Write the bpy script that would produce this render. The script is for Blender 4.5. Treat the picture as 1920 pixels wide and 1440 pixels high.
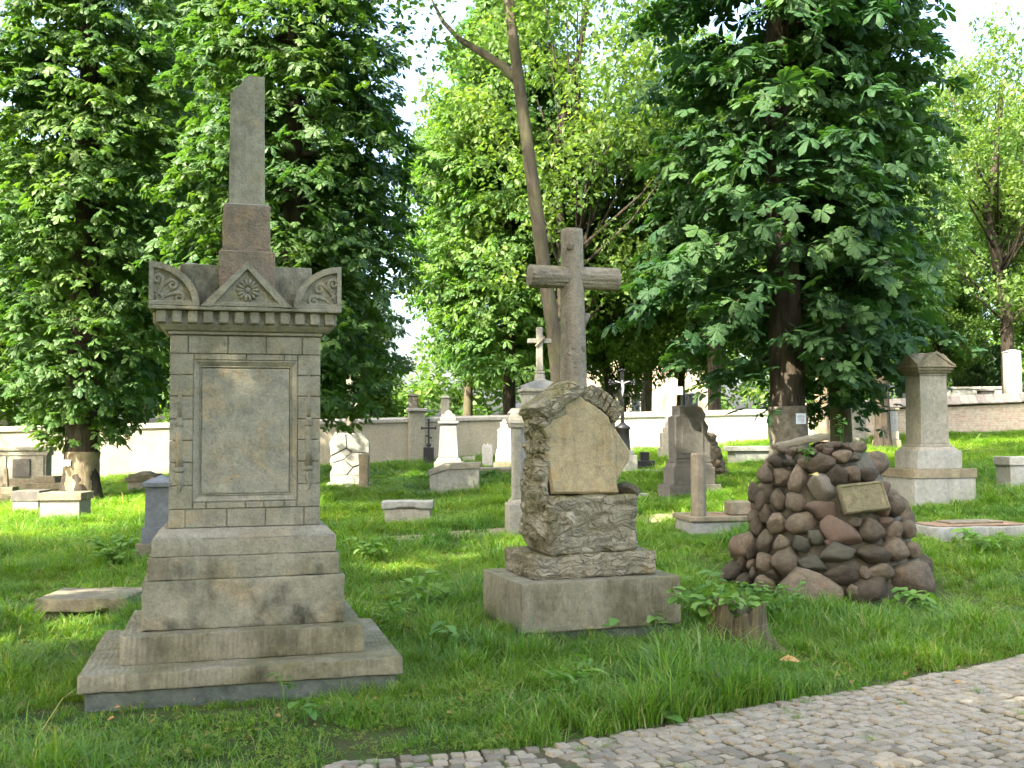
import bpy, bmesh, math, random
import numpy as np
from mathutils import Vector, Matrix, Euler, noise as mnoise

for o in list(bpy.data.objects):
    bpy.data.objects.remove(o)
SC = bpy.context.scene
COL = SC.collection
R = math.radians
random.seed(7)

# ------------------------------------------------------------------ camera
CAMZ = 1.6
F = 2000.0                       # focal length in photo pixels (1920 wide)
PITCH, ROLL = R(2.72), R(-0.35)
cam = bpy.data.cameras.new("camera")
cam.sensor_width = 36.0
cam.lens = 36.0 * F / 1920.0
cam.clip_start, cam.clip_end = 0.05, 2000
camo = bpy.data.objects.new("camera", cam)
COL.objects.link(camo)
CM = Matrix.Rotation(math.pi / 2 + PITCH, 3, 'X') @ Matrix.Rotation(ROLL, 3, 'Z')
camo.matrix_world = Matrix.Translation((0, 0, CAMZ)) @ CM.to_4x4()
SC.camera = camo

# ------------------------------------------------------------------ world, sun, exposure
SUN_AZ, SUN_EL = R(222), R(43)          # azimuth clockwise from +Y (view direction)
SUND = Vector((math.sin(SUN_AZ) * math.cos(SUN_EL), math.cos(SUN_AZ) * math.cos(SUN_EL), math.sin(SUN_EL)))
w = bpy.data.worlds.new("World")
SC.world = w
w.use_nodes = True
nt = w.node_tree
bg = nt.nodes["Background"]
sky = nt.nodes.new("ShaderNodeTexSky")
sky.sky_type = 'NISHITA'
sky.sun_disc = False
sky.sun_elevation = SUN_EL
sky.sun_rotation = SUN_AZ
sky.air_density = 1.0
sky.dust_density = 6.0
sky.ozone_density = 1.0
nt.links.new(sky.outputs[0], bg.inputs[0])
bg.inputs[1].default_value = 0.15
sl = bpy.data.lights.new("sun", 'SUN')
sl.energy = 3.5
sl.angle = R(0.55)
sl.color = (1.0, 0.91, 0.74)
so = bpy.data.objects.new("sun", sl)
COL.objects.link(so)
so.rotation_euler = (-SUND).to_track_quat('-Z', 'Y').to_euler()
so.location = SUND * 60
vs = SC.view_settings
vs.view_transform = 'Standard'
vs.look = 'None'
vs.gamma = 1
vs.use_curve_mapping = False
vs.exposure = 2.85
SC.cycles.max_bounces = 4
SC.cycles.diffuse_bounces = 3
SC.cycles.glossy_bounces = 1
SC.cycles.transmission_bounces = 2
SC.cycles.adaptive_threshold = 0.03
SC.render.use_persistent_data = False
SC.cycles.caustics_reflective = False
SC.cycles.caustics_refractive = False
SC.cycles.use_denoising = True

# ------------------------------------------------------------------ where things stand
def gz(x, y):
    """height of the ground"""
    d = max(y, 0.0)
    u = min(0.55, max(-0.55, x / max(d, 6.0)))
    s = 0.031 + 0.058 * u
    t = min(d, 46.0) - 9.0
    t = 0.0 if t < -2 else ((t + 2) ** 2 / 8 if t < 2 else t)
    und = 0.018 * mnoise.noise(Vector((x * .45, y * .45, 3.1))) + 0.03 * mnoise.noise(Vector((x * .13, y * .13, 9.1)))
    return s * t + und

def ray(px, py):
    return (CM @ Vector(((px - 960) / F, -(py - 720) / F, -1.0))).normalized()

def at(px, py, d):
    """point seen at a photo pixel, d metres in front of the camera"""
    r = ray(px, py)
    return Vector((0, 0, CAMZ)) + r * (d / r.y)

def gp(px, py):
    """ground point seen at a photo pixel"""
    r = ray(px, py)
    y0 = 3.0
    p = None
    y = y0
    while y < 90:
        q = Vector((0, 0, CAMZ)) + r * (y / r.y)
        if q.z <= gz(q.x, q.y):
            lo, hi = y - .25, y
            for _ in range(14):
                m = (lo + hi) / 2
                q = Vector((0, 0, CAMZ)) + r * (m / r.y)
                if q.z <= gz(q.x, q.y): hi = m
                else: lo = m
            return Vector((q.x, q.y, gz(q.x, q.y)))
        y += .25
    q = Vector((0, 0, CAMZ)) + r * (60 / r.y)
    return Vector((q.x, q.y, gz(q.x, q.y)))

FOOT = []       # footprints kept free of grass: (x, y, cos, sin, half w, half d)
def foot(c, yaw, w, d, e=0.0):
    FOOT.append((c[0], c[1], math.cos(yaw), math.sin(yaw), w / 2 + e, d / 2 + e))

# ------------------------------------------------------------------ mesh helpers
class MB:
    def __init__(s):
        s.v = []
        s.f = []
    def add(s, vs, fs, M=None):
        o = len(s.v)
        if M is not None:
            vs = [M @ Vector(v) for v in vs]
        s.v += [tuple(v) for v in vs]
        s.f += [tuple(i + o for i in f) for f in fs]
        return s
    def box(s, x0, x1, y0, y1, z0, z1, b=0.006, M=None, top=None):
        """chamfered box; top=(tx,ty) shrinks the upper face to a frustum"""
        b = min(b, (x1 - x0) * .4, (y1 - y0) * .4, (z1 - z0) * .4)
        cx, cy = (x0 + x1) / 2, (y0 + y1) / 2
        vs = []
        idx = {}
        for sx in (0, 1):
            for sy in (0, 1):
                for sz in (0, 1):
                    for ax in range(3):
                        p = [(x0, x1)[sx], (y0, y1)[sy], (z0, z1)[sz]]
                        sg = (sx, sy, sz)
                        for a in range(3):
                            if a != ax:
                                p[a] += b if sg[a] == 0 else -b
                        if top:
                            t = (p[2] - z0) / (z1 - z0)
                            p[0] = cx + (p[0] - cx) * (1 + (top[0] - 1) * t)
                            p[1] = cy + (p[1] - cy) * (1 + (top[1] - 1) * t)
                        idx[(sx, sy, sz, ax)] = len(vs)
                        vs.append(p)
        fs = []
        def q(ax, sg):
            a, c = [i for i in range(3) if i != ax]
            k = []
            for (i, j) in ((0, 0), (1, 0), (1, 1), (0, 1)):
                t = [0, 0, 0]
                t[ax] = sg; t[a] = i; t[c] = j
                k.append(idx[(t[0], t[1], t[2], ax)])
            return k
        for ax in range(3):
            for sg in (0, 1):
                fs.append(q(ax, sg))
        for ax in range(3):                      # chamfer along axis ax
            a, c = [i for i in range(3) if i != ax]
            for i in (0, 1):
                for j in (0, 1):
                    k = []
                    for (e, nax) in ((0, a), (1, a), (1, c), (0, c)):
                        t = [0, 0, 0]
                        t[ax] = e; t[a] = i; t[c] = j
                        k.append(idx[(t[0], t[1], t[2], nax)])
                    fs.append(k)
        for sx in (0, 1):
            for sy in (0, 1):
                for sz in (0, 1):
                    fs.append([idx[(sx, sy, sz, a)] for a in range(3)])
        return s.add(vs, fs, M)
    def prism(s, pts, y0, y1, b=0.0, M=None):
        """outline in xz pushed from y0 (front) to y1; b chamfers the front edge"""
        n = len(pts)
        c = Vector((sum(p[0] for p in pts) / n, sum(p[1] for p in pts) / n))
        vs, fs = [], []
        if b:
            for p in pts:
                d = (Vector(p) - c)
                d = d * (1 - b / max(d.length, 1e-4))
                vs.append((c.x + d.x, y0, c.y + d.y))
            vs += [(p[0], y0 + b, p[1]) for p in pts]
            vs += [(p[0], y1, p[1]) for p in pts]
            rings = 3
        else:
            vs += [(p[0], y0, p[1]) for p in pts]
            vs += [(p[0], y1, p[1]) for p in pts]
            rings = 2
        for r in range(rings - 1):
            for i in range(n):
                j = (i + 1) % n
                fs.append((r * n + i, r * n + j, (r + 1) * n + j, (r + 1) * n + i))
        fs.append(tuple(range(n)))
        fs.append(tuple((rings - 1) * n + i for i in reversed(range(n))))
        return s.add(vs, fs, M)
    def lathe(s, prof, n=16, M=None, half=False):
        vs, fs = [], []
        m = len(prof)
        for (r, z) in prof:
            for i in range(n):
                a = 2 * math.pi * (i + .5) / n
                vs.append((r * math.cos(a), r * math.sin(a), z))
        for k in range(m - 1):
            for i in range(n):
                j = (i + 1) % n
                fs.append((k * n + i, k * n + j, (k + 1) * n + j, (k + 1) * n + i))
        fs.append(tuple(reversed(range(n))))
        fs.append(tuple((m - 1) * n + i for i in range(n)))
        return s.add(vs, fs, M)
    def tube(s, pts, rad, n=8, M=None, fn=None, cap=True):
        pts = [Vector(p) for p in pts]
        if not hasattr(rad, '__len__'):
            rad = [rad] * len(pts)
        vs, fs = [], []
        up = None
        for i, p in enumerate(pts):
            t = (pts[min(i + 1, len(pts) - 1)] - pts[max(i - 1, 0)]).normalized()
            if up is None:
                up = Vector((0, 1, 0)) if abs(t.y) < .9 else Vector((1, 0, 0))
            a = t.cross(up).normalized()
            up = a.cross(t).normalized()
            for k in range(n):
                g = 2 * math.pi * k / n
                r = rad[i] * (fn(g, i / (len(pts) - 1)) if fn else 1)
                vs.append(p + a * (r * math.cos(g)) + up * (r * math.sin(g)))
        for i in range(len(pts) - 1):
            for k in range(n):
                j = (k + 1) % n
                fs.append((i * n + k, i * n + j, (i + 1) * n + j, (i + 1) * n + k))
        if cap:
            fs.append(tuple(reversed(range(n))))
            fs.append(tuple((len(pts) - 1) * n + k for k in range(n)))
        return s.add(vs, fs, M)
    def mesh(s, name, mat, smooth=False):
        me = bpy.data.meshes.new(name)
        me.from_pydata(s.v, [], s.f)
        me.validate()
        bm = bmesh.new()
        bm.from_mesh(me)
        bmesh.ops.recalc_face_normals(bm, faces=bm.faces)
        bm.to_mesh(me)
        bm.free()
        if mat: me.materials.append(mat)
        if smooth:
            me.polygons.foreach_set('use_smooth', [True] * len(me.polygons))
        return me
    def build(s, name, mat, parent=None, smooth=False):
        return obj(name, s.mesh(name, mat, smooth), parent)

def obj(name, me, parent=None, loc=None, rot=None, scl=None):
    o = bpy.data.objects.new(name, me)
    COL.objects.link(o)
    if parent: o.parent = parent
    if loc is not None: o.location = loc
    if rot is not None: o.rotation_euler = rot
    if scl is not None: o.scale = scl
    return o

def tag(o, label=None, cat=None, group=None, kind=None):
    if label: o['label'] = label
    if cat: o['category'] = cat
    if group: o['group'] = group
    if kind: o['kind'] = kind
    return o

def thing(name, label, cat, loc, yaw=0, group=None):
    o = bpy.data.objects.new(name, None)
    COL.objects.link(o)
    o.empty_display_size = .2
    o.location = loc
    o.rotation_euler = (0, 0, yaw)
    return tag(o, label, cat, group)

def fb(p, f=1.0, o=0.0):
    return mnoise.noise(Vector((p[0] * f + o, p[1] * f + o * 1.7, p[2] * f - o)))

def rbox(sx, sy, sz, b, seg, amp=0.0, freq=4.0, seed=0.0, chip=0.0, layer=0.0, z0=0.0, lfreq=28.0):
    """worn stone block: rounded edges, uneven faces, chipped arrises; base at z0, centred in x and y"""
    def coords(h, n):
        l = [-h, -h + b * .5, -h + b] + [-h + b + (2 * h - 2 * b) * i / n for i in range(1, n)] + [h - b, h - b * .5, h]
        return l
    L = max(sx, sy, sz)
    ns = [max(1, int(seg * v / L)) for v in (sx, sy, sz)]
    C = [coords(v / 2, n) for v, n in zip((sx, sy, sz), ns)]
    h = Vector((sx / 2, sy / 2, sz / 2))
    mb = MB()
    vd = {}
    def vert(p):
        k = (round(p[0], 5), round(p[1], 5), round(p[2], 5))
        if k in vd: return vd[k]
        inn = Vector([max(-h[i] + b, min(h[i] - b, p[i])) for i in range(3)])
        d = Vector(p) - inn
        ed = sum(1 for i in range(3) if abs(p[i]) > h[i] - b * 1.01)
        if d.length > 1e-7:
            nn = d.normalized()
            q = inn + nn * b
        else:
            nn = Vector((0, 0, 0)); q = Vector(p)
        if amp:
            q += nn * amp * (fb(p, freq, seed) + .5 * fb(p, freq * 2.3, seed + 4) + .3 * fb(p, freq * 5, seed + 8))
        if layer and abs(nn.z) < .8:
            q += nn * layer * (mnoise.noise(Vector((p[0] * 2.2 + seed, p[1] * 2.2, p[2] * lfreq))) + .6 * mnoise.noise(Vector((p[0] * 5 + seed, p[1] * 5, p[2] * lfreq * 2.1))))
        if chip and ed >= 2:
            c = fb(p, 5.5, seed + 2) + .6 * fb(p, 13, seed + 3)
            q -= nn * chip * max(0, c - .15)
        vd[k] = len(mb.v)
        mb.v.append((q.x, q.y, q.z + sz / 2 + z0))
        return vd[k]
    for ax in range(3):
        a, c = [i for i in range(3) if i != ax]
        for sg in (-1, 1):
            for i in range(len(C[a]) - 1):
                for j in range(len(C[c]) - 1):
                    k = []
                    for (ii, jj) in ((i, j), (i + 1, j), (i + 1, j + 1), (i, j + 1)):
                        p = [0, 0, 0]
                        p[ax] = sg * h[ax]; p[a] = C[a][ii]; p[c] = C[c][jj]
                        k.append(vert(p))
                    if len(set(k)) == 4:
                        mb.f.append(tuple(k))
    return mb

def rockmesh(name, mat, seed, sub=3, amp=.28, cuts=5, fine=.03, flat=0.0):
    """a stone of unit radius: noise and a few planed faces"""
    bm = bmesh.new()
    bmesh.ops.create_icosphere(bm, subdivisions=sub, radius=1)
    rn = random.Random(seed)
    pl = []
    for _ in range(cuts):
        d = Vector((rn.gauss(0, 1), rn.gauss(0, 1), rn.gauss(0, 1))).normalized()
        pl.append((d, rn.uniform(.62, .9)))
    for v in bm.verts:
        p = v.co.copy()
        r = 1 + amp * mnoise.noise(p * .9 + Vector((seed * 3.1, 0, seed))) + amp * .4 * mnoise.noise(p * 2.1 + Vector((0, seed * 1.7, 0)))
        q = p * r
        for d, h in pl:
            e = q.dot(d) - h
            if e > 0: q -= d * e * .85
        q += p * fine * mnoise.noise(p * 6 + Vector((seed, 0, 0)))
        v.co = q
    me = bpy.data.meshes.new(name)
    bm.to_mesh(me)
    bm.free()
    me.polygons.foreach_set('use_smooth', [True] * len(me.polygons))
    me.materials.append(mat)
    return me

# ------------------------------------------------------------------ materials
class NT:
    def __init__(s, name):
        s.m = bpy.data.materials.new(name)
        s.m.use_nodes = True
        s.t = s.m.node_tree
        s.p = s.t.nodes["Principled BSDF"]
        s.out = s.t.nodes["Material Output"]
    def n(s, ty, **kw):
        k = s.t.nodes.new(ty)
        for a, b in kw.items(): setattr(k, a, b)
        return k
    def l(s, a, b): s.t.links.new(a, b)
    def noise(s, vec, scale, detail=4, rough=.6, dist=0.0):
        k = s.n("ShaderNodeTexNoise")
        k.inputs['Scale'].default_value = scale
        k.inputs['Detail'].default_value = detail
        k.inputs['Roughness'].default_value = rough
        k.inputs['Distortion'].default_value = dist
        if vec is not None: s.l(vec, k.inputs['Vector'])
        return k.outputs['Fac']
    def ramp(s, v, a, b, c0=(0, 0, 0), c1=(1, 1, 1)):
        k = s.n("ShaderNodeValToRGB")
        k.color_ramp.elements[0].position = a
        k.color_ramp.elements[1].position = b
        k.color_ramp.elements[0].color = (*c0, 1)
        k.color_ramp.elements[1].color = (*c1, 1)
        s.l(v, k.inputs[0])
        return k.outputs[0]
    def mix(s, f, a, b, mode='MIX'):
        k = s.n("ShaderNodeMix", data_type='RGBA', blend_type=mode)
        for v, i in ((f, 0), (a, 6), (b, 7)):
            if hasattr(v, 'links'): s.l(v, k.inputs[i])
            elif i == 0: k.inputs[0].default_value = v
            else: k.inputs[i].default_value = (*v, 1)
        return k.outputs[2]
    def math(s, op, a, b=0.0):
        k = s.n("ShaderNodeMath", operation=op)
        for v, i in ((a, 0), (b, 1)):
            if hasattr(v, 'links'): s.l(v, k.inputs[i])
            else: k.inputs[i].default_value = v
        return k.outputs[0]
    def mapv(s, vec, scl):
        k = s.n("ShaderNodeMapping")
        k.inputs['Scale'].default_value = scl
        s.l(vec, k.inputs['Vector'])
        return k.outputs[0]

def stone(name, c1, c2, scale=3.0, moss=0.0, mosscol=(.09, .11, .03), streak=0.0, streakcol=(.07, .07, .05),
          stain=(.40, .60), sscale=(7, 7, .5), green=0.0, greencol=(.12, .14, .05), warm=0.0, warmcol=(.42, .28, .12), bump=.35, tool=0.0, rough=.92, rand=0.0, grain=60.0, spec=.3, pit=0.0, crack=0.0):
    t = NT(name)
    tc = t.n("ShaderNodeTexCoord").outputs['Object']
    big = t.noise(tc, scale, 5, .65)
    col = t.mix(t.ramp(big, .3, .7), c1, c2)
    if warm:
        col = t.mix(t.math('MULTIPLY', t.ramp(t.noise(tc, scale * .9 + 1.3, 4, .7, .6), .52, .68), warm), col, warmcol)
    if green:
        col = t.mix(t.math('MULTIPLY', t.ramp(t.noise(tc, scale * .6, 5, .7, .3), .45, .68), green), col, greencol)
    if streak:
        sv = t.mapv(tc, sscale)
        s1 = t.ramp(t.noise(sv, 1.0, 5, .7), .40, .66)
        s2 = t.ramp(t.noise(tc, 2.3, 4, .65), *stain)
        col = t.mix(t.math('MULTIPLY', t.math('MULTIPLY', s1, s2), streak), col, streakcol)
    fine = t.noise(tc, grain, 3, .7)
    mid = t.noise(tc, 14, 5, .7)
    g = t.math('ADD', t.math('MULTIPLY', fine, .35), t.math('MULTIPLY', mid, .45))
    col = t.mix(1.0, col, t.ramp(g, .22, .58, (.50, .50, .50), (1.28, 1.26, 1.22)), 'MULTIPLY')
    if rand:
        oi = t.n("ShaderNodeObjectInfo").outputs['Random']
        col = t.mix(1.0, col, t.ramp(oi, 0, 1, (1 - rand,) * 3, (1 + rand, 1 + rand * .9, 1 + rand * .8)), 'MULTIPLY')
    if moss:
        nz = t.n("ShaderNodeSeparateXYZ")
        t.l(t.n("ShaderNodeNewGeometry").outputs['Normal'], nz.inputs[0])
        f = t.math('MULTIPLY', t.ramp(nz.outputs[2], .25, .8), t.ramp(t.noise(tc, 5, 5, .7), .42, .62))
        col = t.mix(t.math('MULTIPLY', f, moss), col, mosscol)
    t.l(col, t.p.inputs['Base Color'])
    t.p.inputs['Roughness'].default_value = rough
    t.p.inputs['Specular IOR Level'].default_value = spec
    h = t.math('ADD', t.math('MULTIPLY', mid, .8), t.math('MULTIPLY', fine, .35))
    if tool:
        wv = t.n("ShaderNodeTexWave", wave_type='BANDS', bands_direction='X')
        wv.inputs['Scale'].default_value = 9
        wv.inputs['Distortion'].default_value = 9
        wv.inputs['Detail'].default_value = 3
        t.l(t.mapv(tc, (1, 1, .25)), wv.inputs['Vector'])
        h = t.math('ADD', h, t.math('MULTIPLY', wv.outputs['Fac'], tool))
    if pit:
        vo = t.n("ShaderNodeTexVoronoi")
        vo.inputs['Scale'].default_value = 35
        t.l(tc, vo.inputs['Vector'])
        h = t.math('ADD', h, t.math('MULTIPLY', t.ramp(vo.outputs['Distance'], 0, .25), pit))
    if crack:
        dv = t.n("ShaderNodeMix", data_type='VECTOR')
        dv.inputs[0].default_value = .22
        nz_ = t.n("ShaderNodeTexNoise"); nz_.inputs['Scale'].default_value = 5; nz_.inputs['Detail'].default_value = 4
        t.l(tc, nz_.inputs['Vector']); t.l(tc, dv.inputs[4]); t.l(nz_.outputs['Color'], dv.inputs[5])
        hs_ = None
        for sc_, st_ in ((5.0, (1, 1, 1.7)), (11.0, (.55, .55, 2.6))):
            vo = t.n("ShaderNodeTexVoronoi", feature='DISTANCE_TO_EDGE')
            vo.inputs['Scale'].default_value = sc_
            t.l(t.mapv(dv.outputs[1], st_), vo.inputs['Vector'])
            e_ = t.ramp(vo.outputs['Distance'], .0, .07)
            hs_ = e_ if hs_ is None else t.math('MULTIPLY', hs_, e_)
        h = t.math('ADD', h, t.math('MULTIPLY', hs_, crack))
        col = t.mix(1.0, col, t.ramp(hs_, 0, 1, (.68, .66, .62), (1, 1, 1)), 'MULTIPLY')
        t.l(col, t.p.inputs['Base Color'])
    b = t.n("ShaderNodeBump")
    b.inputs['Strength'].default_value = bump
    b.inputs['Distance'].default_value = .03
    t.l(h, b.inputs['Height'])
    t.l(b.outputs[0], t.p.inputs['Normal'])
    return t.m

def leafmat(name, c1, c2, trans=.4, tcol=None, rough=.5, spec=.3, c3=None):
    t = NT(name)
    ge = t.n("ShaderNodeNewGeometry")
    oi = t.n("ShaderNodeObjectInfo")
    rnd = t.math('FRACT', t.math('ADD', ge.outputs['Random Per Island'], oi.outputs['Random']))
    col = t.mix(rnd, c1, c2)
    if c3:
        col = t.mix(t.ramp(rnd, .87, .95), col, c3)
    big = t.noise(ge.outputs['Position'], .55, 2, .5)
    col = t.mix(1.0, col, t.ramp(big, .3, .7, (.66, .78, .8), (1.38, 1.18, .95)), 'MULTIPLY')
    t.l(col, t.p.inputs['Base Color'])
    t.p.inputs['Roughness'].default_value = rough
    t.p.inputs['Specular IOR Level'].default_value = spec
    tr = t.n("ShaderNodeBsdfTranslucent")
    tcol = tcol or (1.5, 1.7, .5)
    t.l(t.mix(1.0, col, tcol, 'MULTIPLY'), tr.inputs['Color'])
    ms = t.n("ShaderNodeMixShader")
    ms.inputs[0].default_value = trans
    t.l(t.p.outputs[0], ms.inputs[1])
    t.l(tr.outputs[0], ms.inputs[2])
    t.l(ms.outputs[0], t.out.inputs['Surface'])
    return t.m

def barkmat(name, c1, c2, scale=9, stretch=.18, bump=.9, moss=0.0):
    t = NT(name)
    tc = t.n("ShaderNodeTexCoord").outputs['Object']
    v = t.mapv(tc, (1, 1, stretch))
    a = t.noise(v, scale, 5, .7, .4)
    col = t.mix(t.ramp(a, .35, .65), c1, c2)
    b_ = t.noise(tc, 2.2, 4, .6)
    col = t.mix(1.0, col, t.ramp(b_, .3, .7, (.7, .7, .7), (1.3, 1.28, 1.2)), 'MULTIPLY')
    if moss:
        col = t.mix(t.math('MULTIPLY', t.ramp(t.noise(tc, 3, 4, .7), .45, .6), moss), col, (.10, .12, .03))
    t.l(col, t.p.inputs['Base Color'])
    t.p.inputs['Roughness'].default_value = .95
    t.p.inputs['Specular IOR Level'].default_value = .2
    bp = t.n("ShaderNodeBump")
    bp.inputs['Strength'].default_value = bump
    bp.inputs['Distance'].default_value = .04
    t.l(a, bp.inputs['Height'])
    t.l(bp.outputs[0], t.p.inputs['Normal'])
    return t.m

M = {}
M['sand'] = stone('sandstone', (.25, .24, .178), (.365, .342, .25), 2.6, warm=.5, warmcol=(.37, .275, .135), streak=.55, streakcol=(.095, .088, .058), green=.35, greencol=(.16, .155, .075), bump=.5, pit=.15)
M['sandpanel'] = stone('sandstone_panel', (.225, .225, .175), (.37, .345, .25), 4.2, warm=.6, warmcol=(.40, .30, .15), streak=.3, streakcol=(.12, .115, .085), bump=.6, pit=.3)
M['sandstep'] = stone('sandstone_steps', (.215, .198, .132), (.32, .29, .20), 2.2, moss=.5, mosscol=(.13, .135, .045), streak=.75, streakcol=(.055, .052, .026), stain=(.40, .58), sscale=(5, 5, .9), green=.7, greencol=(.125, .115, .040), bump=.55, tool=.2)
M['sanddark'] = stone('sandstone_stained', (.235, .225, .16), (.34, .318, .228), 2.0, moss=.4, streak=1.0, streakcol=(.016, .018, .010), stain=(.42, .58), sscale=(3.2, 3.2, 1.5), green=.8, greencol=(.115, .112, .04), warm=.3, bump=.55)
M['pink'] = stone('pink_sandstone', (.255, .218, .155), (.262, .195, .135), 6, warm=.4, bump=1.0, green=.3, greencol=(.15, .14, .075), streak=.5, streakcol=(.09, .075, .05))
M['cross'] = stone('grey_sandstone_log', (.215, .19, .14), (.33, .285, .205), 3.0, moss=.7, mosscol=(.17, .15, .04), bump=.8, streak=.5, streakcol=(.09, .085, .06))
M['rockface'] = stone('carved_rock', (.285, .26, .185), (.41, .365, .255), 3.4, moss=.85, mosscol=(.17, .16, .03), green=.7, greencol=(.15, .14, .04), warm=.5, warmcol=(.40, .29, .13), bump=1.0, streak=.7, streakcol=(.09, .08, .05), pit=.3, crack=.35)
M['rocklump'] = stone('mossy_carved_rock', (.30, .27, .19), (.42, .375, .26), 2.2, moss=.9, mosscol=(.18, .165, .03), green=.6, greencol=(.17, .155, .045), bump=1.0, crack=.45, grain=20)
M['plaque'] = stone('olive_stone_plaque', (.15, .13, .07), (.215, .185, .105), 6, moss=.4, green=.6, greencol=(.11, .115, .04), streak=.5, streakcol=(.06, .055, .03), bump=.8)
M['netting'] = stone('trunk_netting', (.085, .075, .055), (.20, .18, .14), 9, streak=.4, bump=1.0, grain=45)
M['yellowpanel'] = stone('yellow_sandstone_panel', (.47, .375, .21), (.35, .295, .17), 2.0, warm=.8, warmcol=(.52, .35, .15), streak=.8, streakcol=(.15, .135, .07), bump=.6)
M['concrete'] = stone('grey_concrete', (.25, .26, .235), (.34, .345, .31), 2.5, streak=.5, streakcol=(.13, .135, .11), green=.35, greencol=(.17, .19, .10), bump=.35)
M['foundation'] = stone('foundation_concrete', (.085, .10, .085), (.14, .155, .13), 3.5, moss=.3, green=.3, bump=.6)
M['palestone'] = stone('pale_weathered_stone', (.245, .235, .19), (.33, .315, .255), 2.5, streak=.5, streakcol=(.14, .135, .10), green=.25, bump=.4)
M['brownstone'] = stone('brown_weathered_stone', (.185, .16, .115), (.28, .24, .165), 3, streak=.6, green=.4, moss=.4, bump=.5)
M['bluestone'] = stone('blue_grey_granite', (.115, .13, .14), (.16, .175, .185), 5, bump=.12, rough=.6, streak=.2)
M['darkstone'] = stone('dark_grey_granite', (.085, .082, .075), (.135, .128, .115), 4, bump=.3, streak=.3)
M['greystele'] = stone('grey_granite', (.19, .20, .20), (.26, .265, .26), 6, bump=.15, rough=.75, streak=.3, streakcol=(.14, .14, .13))
M['white'] = stone('white_stone', (.38, .38, .355), (.48, .475, .45), 3, bump=.15, streak=.35, streakcol=(.3, .29, .25))
M['black'] = stone('black_painted_iron', (.012, .012, .014), (.022, .022, .024), 6, bump=.1, rough=.45, spec=.5)
M['silver'] = stone('silver_paint', (.5, .5, .5), (.6, .6, .6), 6, bump=.1, rough=.4)
M['boulder'] = stone('field_boulder', (.11, .093, .066), (.25, .206, .145), 2.2, moss=.5, mosscol=(.10, .095, .03), warm=.5, warmcol=(.155, .088, .05), bump=1.0, rand=.6, rough=.82, spec=.22, pit=.35, grain=25)
M['boulderpale'] = stone('pale_boulder', (.27, .235, .175), (.20, .175, .13), 5, moss=.2, bump=.7, pit=.5, rough=.85)
M['boulderpink'] = stone('pink_granite_boulder', (.165, .105, .066), (.13, .09, .058), 3, bump=.7, rough=.65, spec=.4, rand=.25, moss=.25)
M['bouldergreen'] = stone('green_grey_boulder', (.085, .085, .055), (.135, .13, .085), 3, bump=.9, rough=.8, rand=.25)
M['mortar'] = stone('old_mortar', (.085, .074, .052), (.14, .124, .088), 6, bump=.8, moss=.4)
M['sett'] = stone('granite_sett', (.25, .225, .17), (.37, .335, .25), 9, warm=.6, warmcol=(.32, .235, .115), green=.25, greencol=(.16, .17, .07), bump=.5, rand=.32, grain=90)
M['joint'] = stone('path_joint_earth', (.075, .06, .032), (.13, .105, .058), 9, green=.75, greencol=(.07, .10, .025), bump=.8)
M['sandpath'] = stone('sandy_path', (.25, .205, .135), (.33, .28, .19), 3, green=.6, greencol=(.11, .16, .04), bump=.8)
M['gravel'] = stone('reddish_gravel', (.25, .165, .10), (.33, .235, .15), 20, bump=1.0, grain=120)
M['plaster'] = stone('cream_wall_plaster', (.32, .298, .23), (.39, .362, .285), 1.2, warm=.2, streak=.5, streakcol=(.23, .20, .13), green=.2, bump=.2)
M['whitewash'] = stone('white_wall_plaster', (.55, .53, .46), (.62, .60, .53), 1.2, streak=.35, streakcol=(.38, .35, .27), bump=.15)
M['coping'] = stone('wall_coping', (.33, .31, .27), (.42, .40, .35), 3, bump=.3, streak=.3)
M['tile'] = stone('wall_coping_tile', (.31, .27, .22), (.40, .355, .295), 6, bump=.4, rand=.3)
M['stump'] = barkmat('stump_wood', (.040, .031, .018), (.19, .155, .095), 26, .08, 1.0, moss=.7)
M['bark'] = barkmat('chestnut_bark', (.018, .015, .011), (.060, .050, .038), 9, .22, 1.0)
M['barkpale'] = barkmat('pale_bark', (.13, .10, .07), (.27, .22, .155), 8, .25, .8, moss=.2)
M['barkgrey'] = barkmat('smooth_grey_bark', (.045, .038, .028), (.115, .098, .074), 6, .3, .9, moss=.3)
M['barkmoss'] = barkmat('mossy_bark', (.05, .042, .028), (.11, .095, .06), 9, .2, 1.0, moss=.7)
M['leafA'] = leafmat('chestnut_leaf', (.025, .066, .028), (.050, .108, .040), .34, (1.7, 2.0, .5), .6, .18)  # shaded copy: dark bluish tone holds shade and reflected sky
M['leafB'] = leafmat('chestnut_leaf_sunlit', (.042, .100, .028), (.085, .160, .042), .42, (1.6, 1.75, .5))  # sunlit copy of the chestnut leaf, sunshine kept in its tone
M['leafB2'] = leafmat('chestnut_leaf_mid', (.035, .086, .027), (.070, .138, .040), .40, (1.6, 1.8, .5))
M['leafY'] = leafmat('chestnut_leaf_backlit', (.052, .125, .030), (.105, .195, .048), .46, (1.5, 1.7, .5))  # backlit copy: light through the leaves put into the colour
M['leafC'] = leafmat('broadleaf', (.060, .130, .032), (.115, .195, .055), .46, (1.5, 1.65, .55))
M['leafD'] = leafmat('locust_leaf', (.070, .135, .036), (.130, .205, .062), .50, (1.45, 1.55, .55))
M['leafE'] = leafmat('conifer_needles', (.018, .045, .018), (.035, .075, .028), .15)
M['weed'] = leafmat('weed_leaf', (.10, .22, .04), (.17, .30, .07), .35, (1.4, 1.6, .5))
M['grass'] = leafmat('grass_blade', (.066, .165, .014), (.165, .30, .032), .40, (1.5, 1.6, .4), .38, .4, c3=(.30, .30, .12))
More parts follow.
